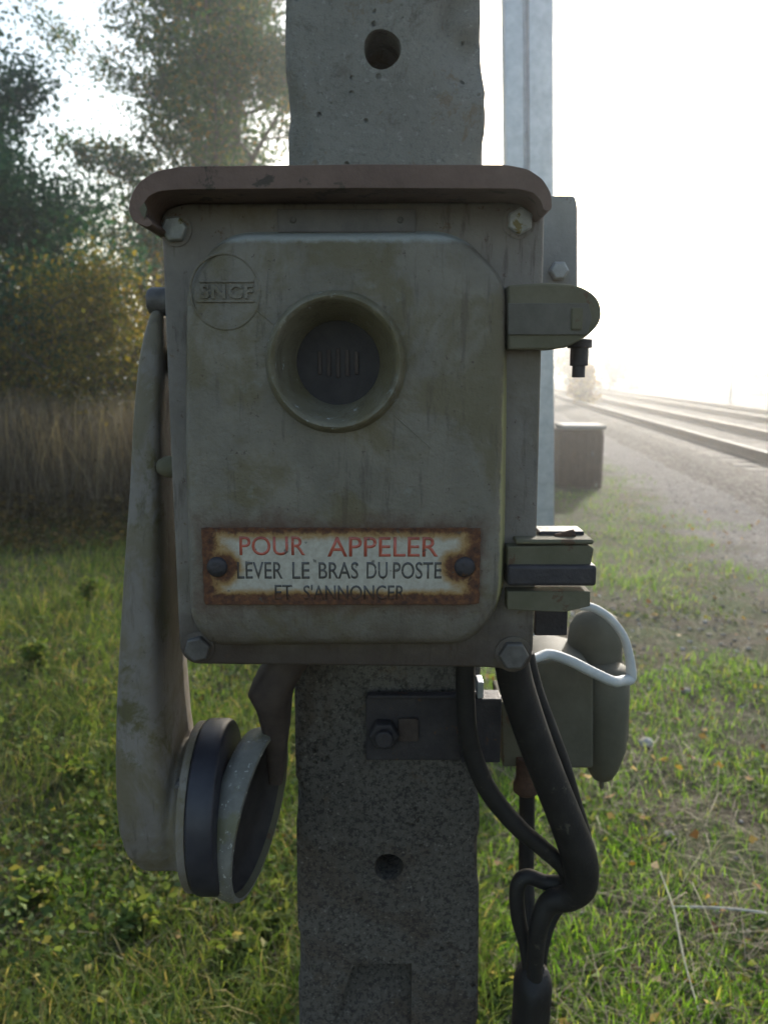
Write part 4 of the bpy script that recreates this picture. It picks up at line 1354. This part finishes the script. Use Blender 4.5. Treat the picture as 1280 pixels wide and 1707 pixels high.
# small stones at the bare patches and gravel edge
def stones(n):
    ico = bmesh.new(); bmesh.ops.create_icosphere(ico, subdivisions=1, radius=1)
    bv = np.array([v.co[:] for v in ico.verts]); bf = np.array([[v.index for v in f.verts] for f in ico.faces]); ico.free()
    X, Y = cloud(n, -.3, 4.0, 1.3, 14, 1.2)
    perp = X * TP.x + Y * TP.y
    dirt = np.exp(-((Y - 4.35) / .7) ** 2) * (X > .8)
    keep = ((perp > 1.5) & (perp < 4)) | (rng.random(n) < dirt) | (rng.random(n) < .04)
    X, Y = X[keep], Y[keep]; n = len(X)
    Z = hg(X, Y)
    S = rng.uniform(.004, .016, (n, 1, 1)) * rng.uniform(.6, 1.2, (n, 1, 3)) * np.array([1, 1, .6])
    V = bv[None] * (1 + .22 * rng.normal(size=(n, len(bv), 1))) * S + np.stack([X, Y, Z + .002], 1)[:, None]
    F = (bf[None] + (np.arange(n) * len(bv))[:, None, None]).reshape(-1, 3)
    tag(mesh_np('stones', V.reshape(-1, 3), F, M['stone']), 'small grey stones on the bare earth and along the gravel', 'stones', kind='stuff')
stones(14000)
# tall dry grass band before the thicket
X = rng.uniform(-9.5, .4, 30000); Y = 9.6 - 2.3 * rng.random(30000) ** 1.5 + .5 * npn(X, X * 0, .8, 2)
H = rng.uniform(.45, 1.25, len(X)) * (1 + .35 * npn(X, Y, 1.1, 3))
blades(X, Y, H, rng.uniform(.004, .010, len(X)), .28, M['reed'], 'tall_dry_grass', 'band of tall brown dry grass before the bushes on the left', bend=.3)
X = rng.uniform(-9.5, .4, 26000); Y = 8.7 - 2.6 * rng.random(26000) ** 1.7 + .7 * npn(X, X * 0, .8, 2)
Z = rng.uniform(.02, .42, len(X)) * np.clip((Y - 5.6) / 2.2, .15, 1)
V, F = leaves(np.stack([X, Y, Z], 1), .07, aspect=.5)
tag(mesh_np('bramble_cover', V, F, M['leaf_brown']), 'dark low brambles at the foot of the tall dry grass', 'brambles', kind='stuff')

# weed clumps in the left meadow, individually standing
def weed(x, y, h, lb, seed):
    rs = random.Random(seed)
    z = hgt(x, y)
    t = thing('weed_plant', lb, 'weed', (x, y, z), 'leafy weeds standing in the meadow')
    bm = bmesh.new(); C_ = []
    for k in range(5):
        a = rs.uniform(0, 6.28); l = rs.uniform(.1, .35)
        pts = [Vector((x, y, z - .01)), Vector((x + math.cos(a) * l * h * .3, y + math.sin(a) * l * h * .3, z + h * .5)), Vector((x + math.cos(a) * l * h, y + math.sin(a) * l * h, z + h * rs.uniform(.8, 1)))]
        tube(bm, pts, [.0022, .0018, .0008], n=5, smoothn=4)
        for q in catmull(pts, 12)[4:]:
            for _ in range(3): C_.append((q.x + rs.gauss(0, .018), q.y + rs.gauss(0, .018), q.z + rs.gauss(0, .01)))
    link('stem', bm2me(bm), M['stalk'], t, sharp=80)
    V, F = leaves(np.array(C_), .038, flat=.4, aspect=.42)
    mesh_np('leaves', V, F, M['herb'], t)
for i, (px, py, h, lb) in enumerate(((150, 1010, .22, 'leafy weed highest up in the left meadow, left of the handset'), (60, 1120, .20, 'leafy weed at the left edge, level with the foot of the box'),
        (130, 1310, .16, 'leafy weed left of the ear cup'), (230, 1560, .13, 'leafy weed below the handset near the bottom'), (395, 1620, .12, 'leafy weed near the bottom just left of the concrete post'),
        (60, 1500, .14, 'leafy weed low at the left edge'), (455, 1560, .10, 'small leafy weed touching the left side of the concrete post'), (845, 1690, .09, 'small yellow-green weed at the bottom between post and cable sleeve'))):
    g = G(px, py); weed(g.x, g.y, h * .7, lb, 100 + i)

# sticks
def stick(name, label, a, b, r, m, z=.012, mid=.006):
    A, B = G(*a), G(*b)
    A.z = hgt(A.x, A.y) + z; B.z = hgt(B.x, B.y) + z
    m1 = A.lerp(B, .35); m2 = A.lerp(B, .7)
    m1.z = hgt(m1.x, m1.y) + z + mid; m2.z = hgt(m2.x, m2.y) + z + mid * .6
    m1.x += .006; m2.y += .008
    bm = bmesh.new(); tube(bm, [A, m1, m2, B], [r * .7, r, r, r * .8], n=10)
    tag(link(name, bm2me(bm), M[m], origin=A, sharp=80), label, 'stick')
stick('stick', 'pale bleached stick lying across the grass at the lower right edge', (1120, 1535), (1330, 1548), .0036, 'twig', .03)
stick('stalk', 'long thin grey-green dry stalk lying towards the viewer at the lower right', (1098, 1480), (1162, 1720), .0026, 'stalk', .04)
A = None
# one larger pale stone in the grass
def rock(px, py, s, lb):
    g = G(px, py); g.z = hgt(g.x, g.y) + s * .25
    bm = bmesh.new(); bmesh.ops.create_icosphere(bm, subdivisions=3, radius=s)
    for v in bm.verts:
        v.co *= 1 + .25 * mn.noise(v.co * 40 + Vector((px, 0, 0)))
        v.co.z *= .55; v.co += g
    tag(link('stone', bm2me(bm), M['stone'], origin=g, sharp=40), lb, 'stone', 'larger stones in the grass')
rock(1116, 1395, .018, 'pale stone in the grass straight right of the twisted cables')
rock(1078, 1242, .030, 'flat brownish stone in the grass right of the bell housing')
rock(1142, 1155, .022, 'grey stone at the edge of the bare earth right of the bent pale cable')

# ================================================================ HAZE
def haze():
    bm = bmesh.new(); box(bm, -700, 700, -30, 900, -1.4, 22)
    m = bpy.data.materials.new('haze'); m.use_nodes = True
    t = m.node_tree; t.nodes.clear()
    out = t.nodes.new('ShaderNodeOutputMaterial'); v = t.nodes.new('ShaderNodeVolumePrincipled')
    v.inputs['Color'].default_value = (.93, .96, 1, 1)
    v.inputs['Density'].default_value = .0048
    v.inputs['Anisotropy'].default_value = .86
    t.links.new(v.outputs[0], out.inputs['Volume'])
    me = bm2me(bm)
    o = link('haze', me, m, smooth=False)
    tag(o, kind='stuff', label='pale backlit haze over the railway', cat='haze')
haze()
C.cycles.sample_clamp_indirect = 4
C.cycles.sample_clamp_direct = 30
C.cycles.max_bounces = 8
C.cycles.volume_bounces = 1
C.cycles.transparent_max_bounces = 8
C.cycles.use_adaptive_sampling = True
